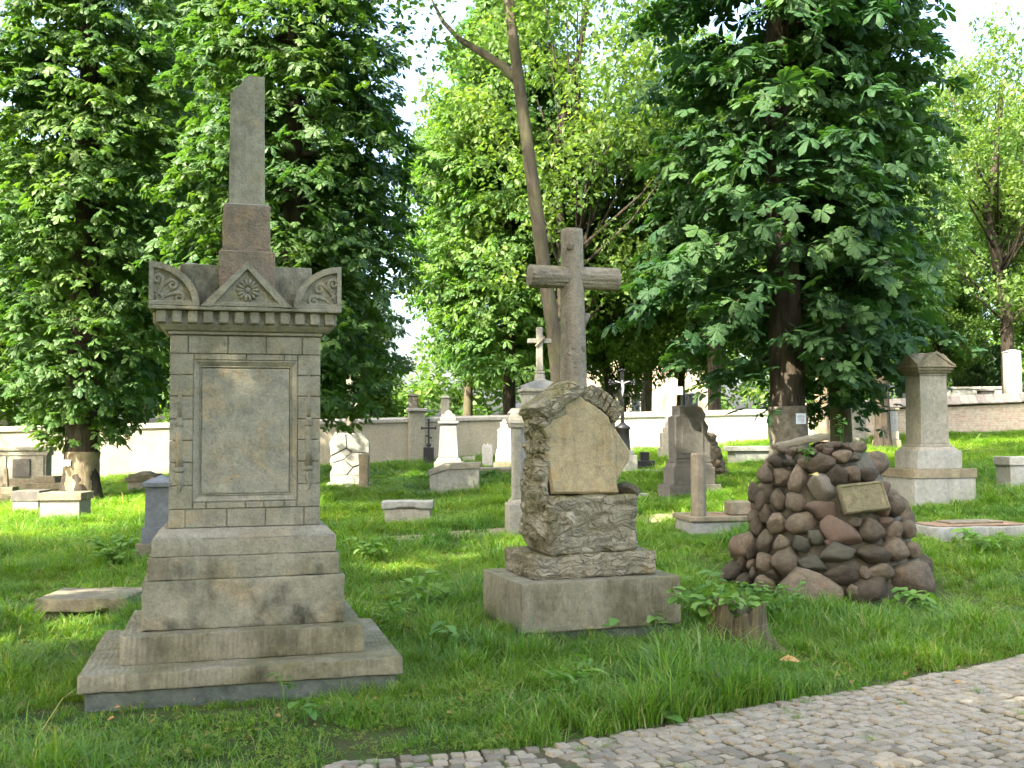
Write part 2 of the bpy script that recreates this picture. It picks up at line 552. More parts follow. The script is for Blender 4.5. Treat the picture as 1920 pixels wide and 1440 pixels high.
M['clover'] = leafmat('ground_cover', (.11, .21, .025), (.20, .28, .045), .35, (1.4, 1.5, .5), .6, .25, c3=(.25, .20, .06))
M['fallen'] = leafmat('fallen_leaf', (.50, .27, .10), (.55, .33, .14), .2, (1.2, 1.1, .8))
M['fallenyellow'] = leafmat('yellow_fallen_leaf', (.55, .47, .16), (.60, .50, .2), .2, (1.2, 1.1, .8))
M['litter'] = leafmat('leaf_litter', (.20, .12, .05), (.34, .22, .10), .1, (1.2, 1.1, .8), .8, .1)
M['paper'] = stone('paper_notice', (.62, .68, .76), (.68, .74, .80), 3, bump=.02)
M['ink'] = stone('notice_print', (.10, .11, .14), (.14, .15, .18), 3, bump=.0)
def soil():
    t = NT('cemetery_soil')
    tc = t.n("ShaderNodeTexCoord").outputs['Object']
    a = t.noise(tc, .9, 6, .7)
    col = t.mix(t.ramp(a, .38, .62), (.045, .085, .018), (.105, .085, .045))
    b_ = t.noise(tc, 22, 5, .75)
    col = t.mix(t.ramp(b_, .45, .62), col, (.055, .12, .02))
    c = t.noise(tc, 60, 3, .7)
    col = t.mix(1.0, col, t.ramp(c, .3, .7, (.55, .55, .55), (1.4, 1.35, 1.2)), 'MULTIPLY')
    t.l(col, t.p.inputs['Base Color'])
    t.p.inputs['Roughness'].default_value = 1
    t.p.inputs['Specular IOR Level'].default_value = .1
    bp = t.n("ShaderNodeBump")
    bp.inputs['Strength'].default_value = 1
    bp.inputs['Distance'].default_value = .03
    t.l(b_, bp.inputs['Height'])
    t.l(bp.outputs[0], t.p.inputs['Normal'])
    return t.m
M['soil'] = soil()
def brickmat():
    t = NT('old_brickwork')
    tc = t.n("ShaderNodeTexCoord").outputs['Object']
    sw = t.n("ShaderNodeSeparateXYZ"); t.l(tc, sw.inputs[0])
    cb = t.n("ShaderNodeCombineXYZ"); t.l(sw.outputs[0], cb.inputs[0]); t.l(sw.outputs[2], cb.inputs[1])
    br = t.n("ShaderNodeTexBrick")
    br.inputs['Scale'].default_value = 1
    br.inputs['Brick Width'].default_value = .26
    br.inputs['Row Height'].default_value = .075
    br.inputs['Mortar Size'].default_value = .010
    br.inputs['Color1'].default_value = (.33, .21, .15, 1)
    br.inputs['Color2'].default_value = (.40, .33, .25, 1)
    br.inputs['Mortar'].default_value = (.36, .33, .27, 1)
    t.l(cb.outputs[0], br.inputs['Vector'])
    col = t.mix(t.ramp(t.noise(tc, 1.6, 5, .7), .35, .7), br.outputs['Color'], (.36, .33, .25))
    col = t.mix(1.0, col, t.ramp(t.noise(tc, 9, 4, .7), .3, .7, (.7, .7, .7), (1.25, 1.25, 1.25)), 'MULTIPLY')
    t.l(col, t.p.inputs['Base Color'])
    t.p.inputs['Roughness'].default_value = .95
    bp = t.n("ShaderNodeBump")
    bp.inputs['Strength'].default_value = .7
    bp.inputs['Distance'].default_value = .02
    bp.invert = True
    t.l(br.outputs['Fac'], bp.inputs['Height'])
    t.l(bp.outputs[0], t.p.inputs['Normal'])
    return t.m
M['brick'] = brickmat()

# ================================================================== ground, path
def grid_sheet(name, xs, ys, mat, dz=0.0):
    xs, ys = np.array(xs), np.array(ys)
    vs = [(x, y, gz(x, y) + dz) for y in ys for x in xs]
    n = len(xs)
    fs = [(j * n + i, j * n + i + 1, (j + 1) * n + i + 1, (j + 1) * n + i) for j in range(len(ys) - 1) for i in range(n - 1)]
    me = bpy.data.meshes.new(name)
    me.from_pydata(vs, [], fs)
    me.polygons.foreach_set('use_smooth', [True] * len(me.polygons))
    me.materials.append(mat)
    return obj(name, me)
xs = list(np.concatenate([np.linspace(-400, -45, 12), np.linspace(-40, -8.5, 40), np.linspace(-8, 8, 90), np.linspace(8.5, 40, 40), np.linspace(45, 400, 12)]))
ys = list(np.concatenate([np.linspace(-200, -14, 8), np.linspace(-12, 2, 14), np.linspace(2.2, 14, 70), np.linspace(14.4, 50, 70), np.linspace(54, 600, 24)]))
tag(grid_sheet('ground', xs, ys, M['soil']), kind='structure')

# cobbled path: its grassy edge as seen, continued to both sides
EDGE = [gp(*p) for p in ((640, 1434), (820, 1421), (1007, 1405), (1240, 1362), (1407, 1330), (1640, 1289), (1920, 1230))]
e0, e1 = EDGE[0], EDGE[-1]
EDGE = [e0 + Vector((-.9, -1.6, 0)), e0 + Vector((-.22, -.32, 0))] + EDGE + [e1 + (e1 - EDGE[-2]) * .9, e1 + (e1 - EDGE[-2]) * 2.2]
EDGE = [Vector((p.x, p.y)) for p in EDGE]
SEG = [(EDGE[i], EDGE[i + 1]) for i in range(len(EDGE) - 1)]
def edge_pt(s):
    for a, b in SEG:
        L = (b - a).length
        if s <= L or b is EDGE[-1]:
            t = (b - a) / L
            return a + t * s, t
        s -= L
ELEN = sum((b - a).length for a, b in SEG)
def path_dist(x, y):
    """metres inside the path (positive) from its grassy edge"""
    p = Vector((x, y))
    best, sg = 1e9, -1
    for a, b in SEG:
        t = (b - a)
        u = max(0, min(1, (p - a).dot(t) / t.length_squared))
        q = a + t * u
        d = (p - q).length
        if d < best:
            best = d
            sg = 1 if t.x * (p.y - a.y) - t.y * (p.x - a.x) < 0 else -1
    return best * sg
PATHW = 2.6
vsP, fsP = [], []
NS = 80
for i in range(NS + 1):
    p, t = edge_pt(ELEN * i / NS * .9999)
    nrm = Vector((t.y, -t.x))
    for j in range(14):
        q = p + nrm * (-.03 + PATHW * j / 13)
        vsP.append((q.x, q.y, gz(q.x, q.y) + .006))
for i in range(NS):
    for j in range(13):
        fsP.append((i * 14 + j, i * 14 + j + 1, (i + 1) * 14 + j + 1, (i + 1) * 14 + j))
me = bpy.data.meshes.new('path')
me.from_pydata(vsP, [], fsP)
me.materials.append(M['joint'])
me.polygons.foreach_set('use_smooth', [True] * len(me.polygons))
bm = bmesh.new(); bm.from_mesh(me)
for f in bm.faces:
    f.normal_update()
    if f.normal.z < 0: f.normal_flip()
bm.to_mesh(me); bm.free()
path = tag(obj('path', me), 'path of small granite setts crossing the lower right corner', kind='structure')

def sett_mesh(seed):
    rn = random.Random(seed)
    pts = []
    for (x, y) in ((-.5, -.5), (0, -.54), (.5, -.5), (.54, 0), (.5, .5), (0, .54), (-.5, .5), (-.54, 0)):
        pts.append((x * rn.uniform(.84, 1.02), y * rn.uniform(.84, 1.02)))
    vs, fs = [], []
    for sc, z in ((1.0, -.5), (1.0, .10), (.88, .24)):
        for (x, y) in pts:
            vs.append((x * sc, y * sc, z + (rn.uniform(-.03, .03) if z > 0 else 0)))
    vs.append((0, 0, .29))
    for r in range(2):
        for i in range(8):
            j = (i + 1) % 8
            fs.append((r * 8 + i, r * 8 + j, (r + 1) * 8 + j, (r + 1) * 8 + i))
    for i in range(8):
        fs.append((16 + i, 16 + (i + 1) % 8, 24))
    me = bpy.data.meshes.new('sett')
    me.from_pydata(vs, [], fs)
    me.materials.append(M['sett'])
    return me
SETT = [sett_mesh(i) for i in range(10)]
rn = random.Random(4)
cand = []
row = 0
off = .05
while off < PATHW - .1:
    hgt = rn.uniform(.070, .088)
    s = rn.uniform(0, .1)
    while s < ELEN - .1:
        wd = rn.uniform(.065, .105)
        p, t = edge_pt(s)
        nrm = Vector((t.y, -t.x))
        wob = .025 * math.sin(s * 2.3 + row * .5) + rn.uniform(-.008, .008)
        q = p + nrm * (off + wob)
        z = gz(q.x, q.y) + .006
        pr = (CM.transposed() @ (Vector((q.x, q.y, z)) - Vector((0, 0, CAMZ))))
        if q.y > 3.6 and pr.z < -.1:
            X = 960 + F * pr.x / -pr.z; Y = 720 - F * pr.y / -pr.z
            inv = -40 < X < 1960 and Y < 1475
            cand.append((inv, -pr.z, q, z, math.atan2(t.y, t.x) + rn.uniform(-.10, .10), wd * .94, hgt * .95))
        s += wd
    off += hgt
    row += 1
cand.sort(key=lambda c: (not c[0], c[1]))
rest = MB()
for i, (inv, dd, q, z, a, wd, hg) in enumerate(cand):
    tl = Euler((rn.uniform(-.05, .05), rn.uniform(-.05, .05), a))
    zz = z - .008 + rn.uniform(-.009, .008)
    if inv and i < 300:
        obj('sett', SETT[rn.randrange(10)], path, (q.x, q.y, zz), tl, (wd, hg, .085))
    elif q.y < 14:
        me = SETT[rn.randrange(10)]
        mm = Matrix.LocRotScale((q.x, q.y, zz), tl, (wd, hg, .085))
        rest.add([v.co for v in me.vertices], [tuple(p.vertices) for p in me.polygons], mm)
o = rest.build('setts', M['sett'], path)
o['kind'] = 'stuff'

# two worn sandy tracks between the graves
def track(name, pts, wd, label):
    P = [gp(*p) for p in pts]
    vs, fs = [], []
    n = 26
    for i in range(n + 1):
        t = i / n * (len(P) - 1)
        k = min(int(t), len(P) - 2)
        c = P[k].lerp(P[k + 1], t - k)
        tt = (P[k + 1] - P[k]).normalized()
        nn = Vector((-tt.y, tt.x, 0))
        for s in (-1, -.3, .3, 1):
            q = c + nn * s * wd * .5 * (1 + .35 * mnoise.noise(Vector((i * .6, s * 3, 1.3))))
            vs.append((q.x, q.y, gz(q.x, q.y) + .012))
    for i in range(n):
        for j in range(3):
            fs.append((i * 4 + j, (i + 1) * 4 + j, (i + 1) * 4 + j + 1, i * 4 + j + 1))
    me = bpy.data.meshes.new(name)
    me.from_pydata(vs, [], fs)
    me.materials.append(M['sandpath'])
    o = obj(name, me)
    tag(o, label, kind='structure')
    return P, wd
TRACKS = [track('path', [(560, 1030), (760, 1012), (960, 996), (1130, 985), (1300, 965)], .85, 'thin sandy track running behind the two near monuments'),
          track('path', [(-40, 1060), (120, 1054), (270, 1046)], .35, 'worn track in the grass left of the tall monument')]

# ================================================================== boundary walls
def wall_run(name, label, pts, mat, capmat=None, th=.38, cap=.10, group=None):
    """pts: [(x,y,top z)] ; one run of wall that follows the ground"""
    t = thing(name, label, 'wall', (pts[0][0], pts[0][1], gz(pts[0][0], pts[0][1])), 0, group)
    o0 = t.location
    a, b = Vector(pts[0][:2]), Vector(pts[-1][:2])
    dr = (b - a).normalized()
    t.rotation_euler = (0, 0, math.atan2(dr.y, dr.x))
    L = (b - a).length
    mb, mc = MB(), MB()
    N = max(2, int(L / 2))
    prof = []
    for i in range(N + 1):
        s = L * i / N
        x, y = a + dr * s
        zt = pts[0][2] + (pts[-1][2] - pts[0][2]) * i / N
        prof.append((s, gz(x, y) - .3 - o0.z, zt - o0.z))
    for i in range(N):
        s0, g0, t0 = prof[i]
        s1, g1, t1 = prof[i + 1]
        vs = [(s0, 0, g0), (s1, 0, g1), (s1, th, g1), (s0, th, g0), (s0, 0, t0), (s1, 0, t1), (s1, th, t1), (s0, th, t0)]
        fs = [(0, 1, 5, 4), (2, 3, 7, 6), (4, 5, 6, 7), (0, 3, 2, 1)] + ([(0, 4, 7, 3)] if i == 0 else []) + ([(1, 2, 6, 5)] if i == N - 1 else [])
        mb.add(vs, fs)
        if capmat:
            o = .06
            vs = [(s0, -o, t0 + .002), (s1, -o, t1 + .002), (s1, th + o, t1 + .002), (s0, th + o, t0 + .002), (s0, -o, t0 + cap), (s1, -o, t1 + cap), (s1, th + o, t1 + cap), (s0, th + o, t0 + cap),
                  (s0, th / 2, t0 + cap * 1.7), (s1, th / 2, t1 + cap * 1.7)]
            mc.add(vs, [(0, 1, 5, 4), (2, 3, 7, 6), (0, 3, 2, 1), (4, 5, 9, 8), (6, 7, 8, 9), (0, 4, 8, 7, 3), (1, 2, 6, 9, 5)])
    mb.build('wall_face', mat, t)
    if capmat:
        mc.build('coping', capmat, t)
    return t, dr, L, prof

A0, A1 = gp(-60, 914), gp(955, 856)
zt0, zt1 = at(-60, 811, A0.y).z, at(955, 787, A1.y).z
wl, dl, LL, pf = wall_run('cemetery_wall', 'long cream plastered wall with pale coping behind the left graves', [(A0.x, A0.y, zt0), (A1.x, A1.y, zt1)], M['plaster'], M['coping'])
# its pillar
pp = A0.lerp(A1, (772 + 60) / 1015)
pb = gp(772, 864)
sx = (pp - Vector((A0.x, A0.y, pp.z))).length
loc = Vector((sx, 0, 0))
zb = gz(pp.x, pp.y) - .3 - wl.location.z
zt = at(772, 772, pp.y).z - wl.location.z
MB().box(sx - .28, sx + .28, -.16, .5, zb, zt, .015).build('pillar', M['plaster'], wl)
MB().box(sx - .36, sx + .36, -.24, .58, zt + .002, zt + .11, .02).build('pillar_cap', M['coping'], wl)

B0, B1 = at(1168, 850, 36.5), at(1440, 815, 37.5)
B0.z, B1.z = gz(B0.x, B0.y), gz(B1.x, B1.y)
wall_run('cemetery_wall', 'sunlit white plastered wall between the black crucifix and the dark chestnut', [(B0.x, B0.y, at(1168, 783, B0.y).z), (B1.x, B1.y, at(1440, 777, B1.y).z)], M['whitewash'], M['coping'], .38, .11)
# piece that links the two plastered runs behind the cross monument
wall_run('cemetery_wall', 'short cream wall piece seen behind the white grave stones', [(A1.x + .02, A1.y - .1, zt1 - .01), (B0.x - .05, B0.y + .05, at(1168, 783, B0.y).z - .01)], M['plaster'], M['coping'], .34, .09)

C0, C1 = at(1440, 810, 37.9), at(2060, 812, 35.0)
ct0, ct1 = at(1440, 778, C0.y).z, at(2060, 750, C1.y).z
C0.x += .45
wb, db, LB, pb_ = wall_run('brick_wall', 'weathered brick wall with a tiled coping along the right side', [(C0.x, C0.y, ct0), (C1.x, C1.y, ct1)], M['brick'])
mt = MB().box(-.135, .135, -.17, .55, -.025, .025, .01).mesh('tile', M['tile'])
NTL = int(LB / .27)
for i in range(NTL):
    s = (i + .5) * .27
    z = pb_[0][2] + (pb_[-1][2] - pb_[0][2]) * s / LB
    o = obj('tile', mt, wb, (s, 0, z + .14 + random.uniform(-.012, .012)), (R(24), random.uniform(-.03, .03), random.uniform(-.03, .03)))
for i in range(NTL):
    s = (i + .5) * .27
    z = pb_[0][2] + (pb_[-1][2] - pb_[0][2]) * s / LB
mb = MB()
for i in range(len(pb_) - 1):
    s0, g0, t0 = pb_[i]; s1, g1, t1 = pb_[i + 1]
    mb.add([(s0, .0, t0), (s1, .0, t1), (s1, .38, t1), (s0, .38, t0), (s0, .36, t0 + .24), (s1, .36, t1 + .24)], [(0, 1, 5, 4), (2, 3, 4, 5), (0, 3, 2, 1)] + ([(0, 4, 3)] if i == 0 else []) + ([(1, 2, 5)] if i == len(pb_) - 2 else []))
mb.build('coping_bed', M['mortar'], wb)

# ================================================================== tall monument with the broken obelisk
YW = R(15)
C = Vector((-1.80, 7.20))
mon = thing('obelisk_monument', 'tall sandstone monument with carved cornice, blank panel and broken obelisk', 'monument', (C.x, C.y, gz(C.x, C.y)), YW)
G0 = mon.location.z
foot(C, YW, 1.9, 1.52, -.01)
def zz(py, fy, px=454):
    """local height of a photo row on a face fy metres from the axis"""
    return at(px, py, C.y + fy * math.cos(YW)).z - G0
W1, D1 = 1.89, 1.52
MB().box(-W1 / 2 + .035, W1 / 2 - .035, -D1 / 2 + .035, D1 / 2 - .035, -.12, .112, .01).build('foundation', M['foundation'], mon)
rbox(W1, D1, .105, .010, 40, .004, 5, 1, chip=.014, z0=.114).build('step', M['sandstep'], mon, True)
rbox(1.475, 1.07, .172, .010, 34, .004, 5, 2, chip=.014, z0=.219).build('step', M['sandstep'], mon, True)
zA = .391
zB = zz(1084, -.40)
zC = zz(1041, -.38)
zD = zz(1008, -.36)
zE = zz(988, -.27)
zT = zz(629, -.27)
rbox(1.25, .80, zB - zA, .010, 34, .004, 5, 3, chip=.014, z0=zA).build('base_block', M['sanddark'], mon, True)
rbox(1.185, .76, zC - zB, .008, 30, .003, 5, 4, chip=.012, z0=zB).build('base_course', M['sanddark'], mon, True)
rbox(1.145, .72, zD - zC, .008, 30, .003, 5, 5, chip=.010, z0=zC).build('base_course', M['sand'], mon, True)
mb = MB()
MB.box(mb, -.5725, .5725, -.36, .36, zD + .001, zE, .004, top=(1.02 / 1.145, .58 / .72))
mb.build('plinth_moulding', M['sand'], mon)
PW, PD = .955, .54
FY = -PD / 2
k = PW / 279
X = lambda px: (px - 454.5) * k
Z = lambda py: zE + (zT - zE) * (990 - py) / (990 - 628)
MB().box(-PW / 2 + .022, PW / 2 - .022, FY + .024, -FY, zE, zT, .004).build('pedestal_core', M['sand'], mon)
def ash(x0, x1, y0, y1, dp=.026):
    """one dressed block: photo columns x0-x1, rows y0 (top)-y1"""
    g = .0016
    MB().box(X(x0) + g, X(x1) - g, FY + random.uniform(-.0015, .0015), FY + dp, Z(y1) + g, Z(y0) - g, .0055).build('ashlar_block', M['sand'], mon)
for a, b in ((315, 348), (348, 420), (420, 491), (491, 559), (559, 594)): ash(a, b, 629, 664)
for a, b in ((315, 345), (345, 420), (420, 491), (491, 563), (563, 594)): ash(a, b, 955, 990)
rows = [664, 704, 744, 787, 827, 868, 911, 955]
for a, b in zip(rows[:-1], rows[1:]):
    ash(315, 358, a, b)
    ash(550, 594, a, b)
for a, b in ((358, 454), (454, 525), (525, 550)): ash(a, b, 664, 676)
for a, b in ((358, 382), (382, 454), (454, 488), (488, 526), (526, 550)): ash(a, b, 942, 955)
# sides of the pedestal
for sx in (-1, 1):
    for a, b in zip([629] + rows[:], rows[:] + [990]):
        x0 = sx * PW / 2
        MB().box(min(x0, x0 - sx * .02), max(x0, x0 - sx * .02), FY + .026, -FY - .002, Z(b) + .0016, Z(a) - .0016, .005).build('ashlar_block', M['sand'], mon)
# frame and sunk tablet
fr = MB()
o_, i_ = (X(358), X(550), Z(942), Z(676)), (X(373), X(535), Z(927), Z(690))
def ring(a, b, ya, yb):
    vs = [(a[0], ya, a[2]), (a[1], ya, a[2]), (a[1], ya, a[3]), (a[0], ya, a[3]), (b[0], yb, b[2]), (b[1], yb, b[2]), (b[1], yb, b[3]), (b[0], yb, b[3])]
    fr.add(vs, [(0, 1, 5, 4), (1, 2, 6, 5), (2, 3, 7, 6), (3, 0, 4, 7)])
sh = lambda r, d: (r[0] + d, r[1] - d, r[2] + d, r[3] - d)
o_ = sh(o_, .001)
ring((o_[0], o_[1], o_[2], o_[3]), o_, FY + .03, FY + .002)
ring(o_, sh(o_, .006), FY + .002, FY - .001)
ring(sh(o_, .006), sh(o_, .036), FY - .001, FY + .017)
ring(sh(o_, .036), sh(o_, .042), FY + .017, FY + .010)
ring(sh(o_, .042), sh(o_, .050), FY + .010, FY + .022)
fr.build('panel_frame', M['sand'], mon)
q = sh(o_, .052)
tb = rbox(q[1] - q[0], q[3] - q[2], .03, .004, 60, .0035, 9, 12)
tb2 = MB()
tb2.add(tb.v, tb.f, Matrix.Translation(((q[0] + q[1]) / 2, FY + .042, (q[2] + q[3]) / 2)) @ Matrix.Rotation(R(90), 4, 'X'))
tb2.build('blank_tablet', M['sandpanel'], mon, True)
# upturned torches
for cx in (333.5, 571.5):
    m4 = Matrix.Translation((X(cx), FY + .004, 0)) @ Matrix.Diagonal((1, .75, 1, 1))
    tor = MB()
    tor.lathe([(.004, Z(700)), (.008, Z(703)), (.009, Z(712)), (.013, Z(750)), (.016, Z(783))], 12, m4)
    tor.lathe([(.022, Z(800)), (.026, Z(797)), (.019, Z(793)), (.024, Z(789)), (.017, Z(784))][::-1], 12, m4)
    tor.lathe([(.018, Z(800)), (.021, Z(815)), (.020, Z(845)), (.025, Z(876))], 12, m4)
    tor.lathe([(.024, Z(876)), (.032, Z(879)), (.034, Z(883)), (.026, Z(886))], 12, m4)
    to = tor.build('torch_relief', M['sand'], mon, True)
    fl = MB()
    for i in range(7):
        s = (i - 3) / 3
        pts = []
        for j in range(9):
            t = j / 8
            pts.append((X(cx) + .020 * s * math.cos(t * 1.4) + .008 * math.sin(t * 7 + i * 1.7) * t + .006 * t, FY - .006 + .012 * abs(s), Z(886) + (Z(925) - Z(886)) * t * (1 - .25 * abs(s))))
        fl.tube(pts, [.008, .011, .012, .012, .011, .010, .008, .005, .001], 7)
    fl.build('flame', M['sand'], to, True)
# cornice
zL0, zL1 = zz(583, -.385), zz(495, -.385)
zN0 = zz(606, -.35)
MB().box(-.487, .487, -.285, .285, zT, zT + .022, .004).build('neck_fillet', M['sand'], mon)
mb = MB(); mb.box(-.51, .51, -.30, .30, zT + .023, zN0 - .012, .004, top=(1.07, 1.12)); mb.build('cornice_moulding', M['sand'], mon)
MB().box(-.545, .545, -.322, .322, zN0 - .011, zL0 - .001, .004).build('dentil_band', M['sand'], mon)
nd = 12
for i in range(nd):
    cx = -.528 + 1.056 * i / (nd - 1)
    MB().box(cx - .030, cx + .030, -.360, -.3225, zN0 - .004, zL0 - .002, .006).build('dentil', M['sand'], mon)
for sx in (-1, 1):
    for i in range(5):
        cy = -.24 + .54 * i / 4
        x0 = sx * .5455
        MB().box(min(x0, x0 + sx * .036), max(x0, x0 + sx * .036), cy - .03, cy + .03, zN0 - .004, zL0 - .002, .006).build('dentil', M['sand'], mon)
rbox(1.204, .78, .026, .006, 30, .002, 5, 6, chip=.010, z0=zL0).build('cornice_slab', M['sand'], mon, True)
zS = zL0 + .026
HA = zL1 - zS
# attic: core, corner palmettes, pediment
rbox(.84, .50, HA + .008, .008, 14, .004, 6, 7, chip=.012, z0=zS + .001).build('attic_core', M['sanddark'], mon, True)
RQ = .308
def quarter(cx, sx, front, name='corner_acroterion'):
    y0 = front
    arc = [(cx + sx * RQ * math.cos(a), zS + (HA + .0) * math.sin(a)) for a in [math.pi / 2 * i / 12 for i in range(13)]]
    base = MB().prism([(cx, zS)] + arc, y0 + .028, y0 + .12).build(name, M['sand'], mon)
    fr = MB()
    r0 = .86
    for i in range(12):
        a0, a1 = math.pi / 2 * i / 12, math.pi / 2 * (i + 1) / 12
        P = lambda a, r: (cx + sx * RQ * r * math.cos(a), zS + HA * r * math.sin(a))
        fr.prism([P(a0, r0), P(a0, 1.0), P(a1, 1.0), P(a1, r0)], y0, y0 + .029)
    xs_ = sorted((cx, cx + sx * .030))
    fr.box(xs_[0], xs_[1], y0 + .001, y0 + .0285, zS + .031, zS + HA * .93, .003)
    xs_ = sorted((cx, cx + sx * RQ * .9))
    fr.box(xs_[0], xs_[1], y0 + .002, y0 + .0285, zS, zS + .030, .003)
    fr.build('frame', M['sand'], base)
    for n, a in enumerate((74, 45, 16)):
        st = MB()
        a = R(a)
        ca_, sa_ = math.cos(a), math.sin(a)
        sd = (-1, 1, 1)[n]
        rs = .033
        rc = (.188, .200, .188)[n]
        c0 = Vector((rc * ca_, rc * sa_ * .92))
        pr = Vector((-sa_, ca_)) * sd
        e_ = c0 + pr * rs
        b0_ = Vector((.052 * ca_, .052 * sa_))
        pts, rr = [], []
        for i in range(7):
            t = i / 6
            v_ = b0_.lerp(e_, t) + pr * (.016 * math.sin(t * 3.14))
            pts.append((cx + sx * v_.x, y0 + .026, zS + v_.y)); rr.append(.007 + .009 * t)
        for i in range(1, 23):
            t = i / 22
            th = a + sd * (math.pi / 2 - t * 2.6 * math.pi)
            v_ = c0 + Vector((math.cos(th), math.sin(th))) * rs * (1 - .8 * t)
            pts.append((cx + sx * v_.x, y0 + .022, zS + v_.y)); rr.append(.015 - .008 * t)
        st.tube(pts, rr, 7)
        st.build('scroll', M['sand'], base, True)
    bd = MB()
    for i in range(9):
        pass
    bd.tube([(cx + sx * (.03 + .055 * math.cos(t)), y0 + .022, zS + .03 + .055 * math.sin(t)) for t in [math.pi / 2 * i / 7 for i in range(8)]], .009, 6)
    bd.build('bead', M['sand'], base, True)
    return base
quarter(-.602, 1, -.39)
quarter(.602, -1, -.39)
quarter(-.602, 1, .27)
quarter(.602, -1, .27)
hw, ph = .287, zz(490, -.39) - zS
ped = MB().prism([(-hw, zS), (hw, zS), (0, zS + ph)], -.362, -.25).build('pediment', M['sand'], mon)
fr = MB()
e = .038
sl_ = ph / hw
fr.box(-hw + .03, hw - .03, -.391, -.3625, zS + .001, zS + .028, .003)
for s in (-1, 1):
    L = math.hypot(hw, ph)
    fr.prism([(s * hw, zS), (s * (hw - .065), zS), (0, zS + ph - .048), (0, zS + ph)][::s], -.396, -.3625)
fr.build('raking_moulding', M['sand'], ped)
rz = zz(543, -.39)
ros = MB().lathe([(.020, 0), (.018, .008), (.010, .013), (.002, .015)], 12, Matrix.Translation((.004, -.366, rz)) @ Matrix.Rotation(R(90), 4, 'X')).build('rosette', M['sand'], ped, True)
for i in range(14):
    a = 2 * math.pi * i / 14
    pt = MB()
    c_, s_ = math.cos(a), math.sin(a)
    pts = [(.004 + c_ * r, -.364 - h, rz + s_ * r) for r, h in ((.020, .004), (.035, .010), (.052, .012), (.066, .008), (.074, .001))]
    pt.tube(pts, [.004, .0075, .0105, .0095, .003], 6)
    pt.build('petal', M['sand'], ros, True)
# finial of the rear side, die, obelisk
MB().lathe([(.10, 0), (.10, .025), (.085, .05), (.05, .07), (.01, .078)], 16, Matrix.Translation((-.36, .17, zL1 + .004))).build('rear_finial', M['sand'], mon, True)
zP0, zP1 = zz(475, -.18), zz(384, -.155)
zO0 = zz(379, -.12)
rbox(.36, .36, zP0 - zS, .008, 14, .004, 8, 8, chip=.012, z0=zS + .002)
dm = rbox(.36, .56, zP0 - zL1 - .0, .008, 14, .004, 8, 8, chip=.014, z0=zL1 - .18)
MB().box(-.18, .18, -.285, .22, zS + .003, zP0, .008).build('obelisk_base', M['pink'], mon)
rbox(.308, .31, zP1 - zP0, .010, 26, .009, 9, 9, chip=.02, z0=zP0).build('die_block', M['pink'], mon, True)
mb = MB(); mb.box(-.15, .15, -.15, .15, zP1, zP1 + .016, .004, top=(.82, .82)); mb.build('die_moulding', M['sand'], mon)
zO1, zOb = zz(141, -.11), zz(176, -.11)
ob = MB()
bm = bmesh.new()
w0, w1 = .1175, .1125
N = 40
bz = zP1 + .015
H = zO1 - bz
for i in range(N + 1):
    t = i / N
    ww = w0 + (w1 - w0) * t
    for j in range(4):
        pass
# shaft as a column of quads with its broken top: grid over the four faces
def topz(x, y):
    s = (x + w1) / (2 * w1)
    n_ = mnoise.noise(Vector((x * 22, y * 22, 2.2)))
    if s < .42:
        return zOb + (zO1 - zOb) * (s / .42) ** 1.6 * .85 + .010 * n_
    return zO1 - .004 + .004 * n_
per = []
K = 8
for a in range(4):
    for i in range(K):
        s = -1 + 2 * i / K
        per.append([(s, -1), (1, s), (-s, 1), (-1, -s)][a])
vs, fs = [], []
NP = len(per)
for i in range(N + 1):
    for (a, b) in per:
        ww = w0 + (w1 - w0) * i / N
        x, y = a * ww, b * ww
        tz = topz(a * w1, b * w1)
        z = bz + (tz - bz) * i / N
        if abs(a) == 1 and abs(b) == 1:
            x *= .965; y *= .965
        e_ = .0022 * fb((x, y, z), 12, 3) + .0025 * fb((x, y, z), 5, 6)
        vs.append((x * (1 + e_ * 6), y * (1 + e_ * 6), z))
for i in range(N):
    for j in range(NP):
        jj = (j + 1) % NP
        fs.append((i * NP + j, i * NP + jj, (i + 1) * NP + jj, (i + 1) * NP + j))
# cap grid
capi = {}
top0 = N * NP
ring_ = {(round(a, 3), round(b, 3)): top0 + j for j, (a, b) in enumerate(per)}
for i in range(K + 1):
    for j in range(K + 1):
        a, b = -1 + 2 * i / K, -1 + 2 * j / K
        kk = (round(a, 3), round(b, 3))
        if kk in ring_:
            capi[(i, j)] = ring_[kk]
        else:
            capi[(i, j)] = len(vs)
            vs.append((a * w1, b * w1, topz(a * w1, b * w1)))
for i in range(K):
    for j in range(K):
        fs.append((capi[(i, j)], capi[(i + 1, j)], capi[(i + 1, j + 1)], capi[(i, j + 1)]))
ob.add(vs, fs)
ob.build('broken_obelisk', M['sand'], mon)
bm.free()

# ================================================================== cross monument
YX = R(19)
cf = Vector(((.073 + 1.33) / 2, (8.1 + 8.65) / 2))
CX = cf + Vector((-math.sin(YX), math.cos(YX))) * .49
cr = thing('cross_monument', 'log-shaped stone cross rising from carved rock on a square sandstone base', 'monument', (CX.x, CX.y, gz(CX.x, CX.y)), YX)
foot(CX, YX, 1.34, .98, .0)
g0 = cr.location.z
MB().box(-.62, .62, -.45, .45, -.1, .075, .01).build('foundation', M['foundation'], cr)
zb1 = .455
rbox(1.35, .98, zb1 - .076, .010, 40, .004, 4, 21, chip=.014, z0=.076).build('base_block', M['sandstep'], cr, True)
rbox(1.06, .72, .195, .022, 60, .012, 5, 22, chip=.03, layer=.010, z0=zb1 + .001, lfreq=40).build('rough_slab', M['rockface'], cr, True)
DF = CX.y - .30 * math.cos(YX)          # depth of the carved face
kx = DF / F / math.cos(YX)
x0c = 960 + F * CX.x / CX.y
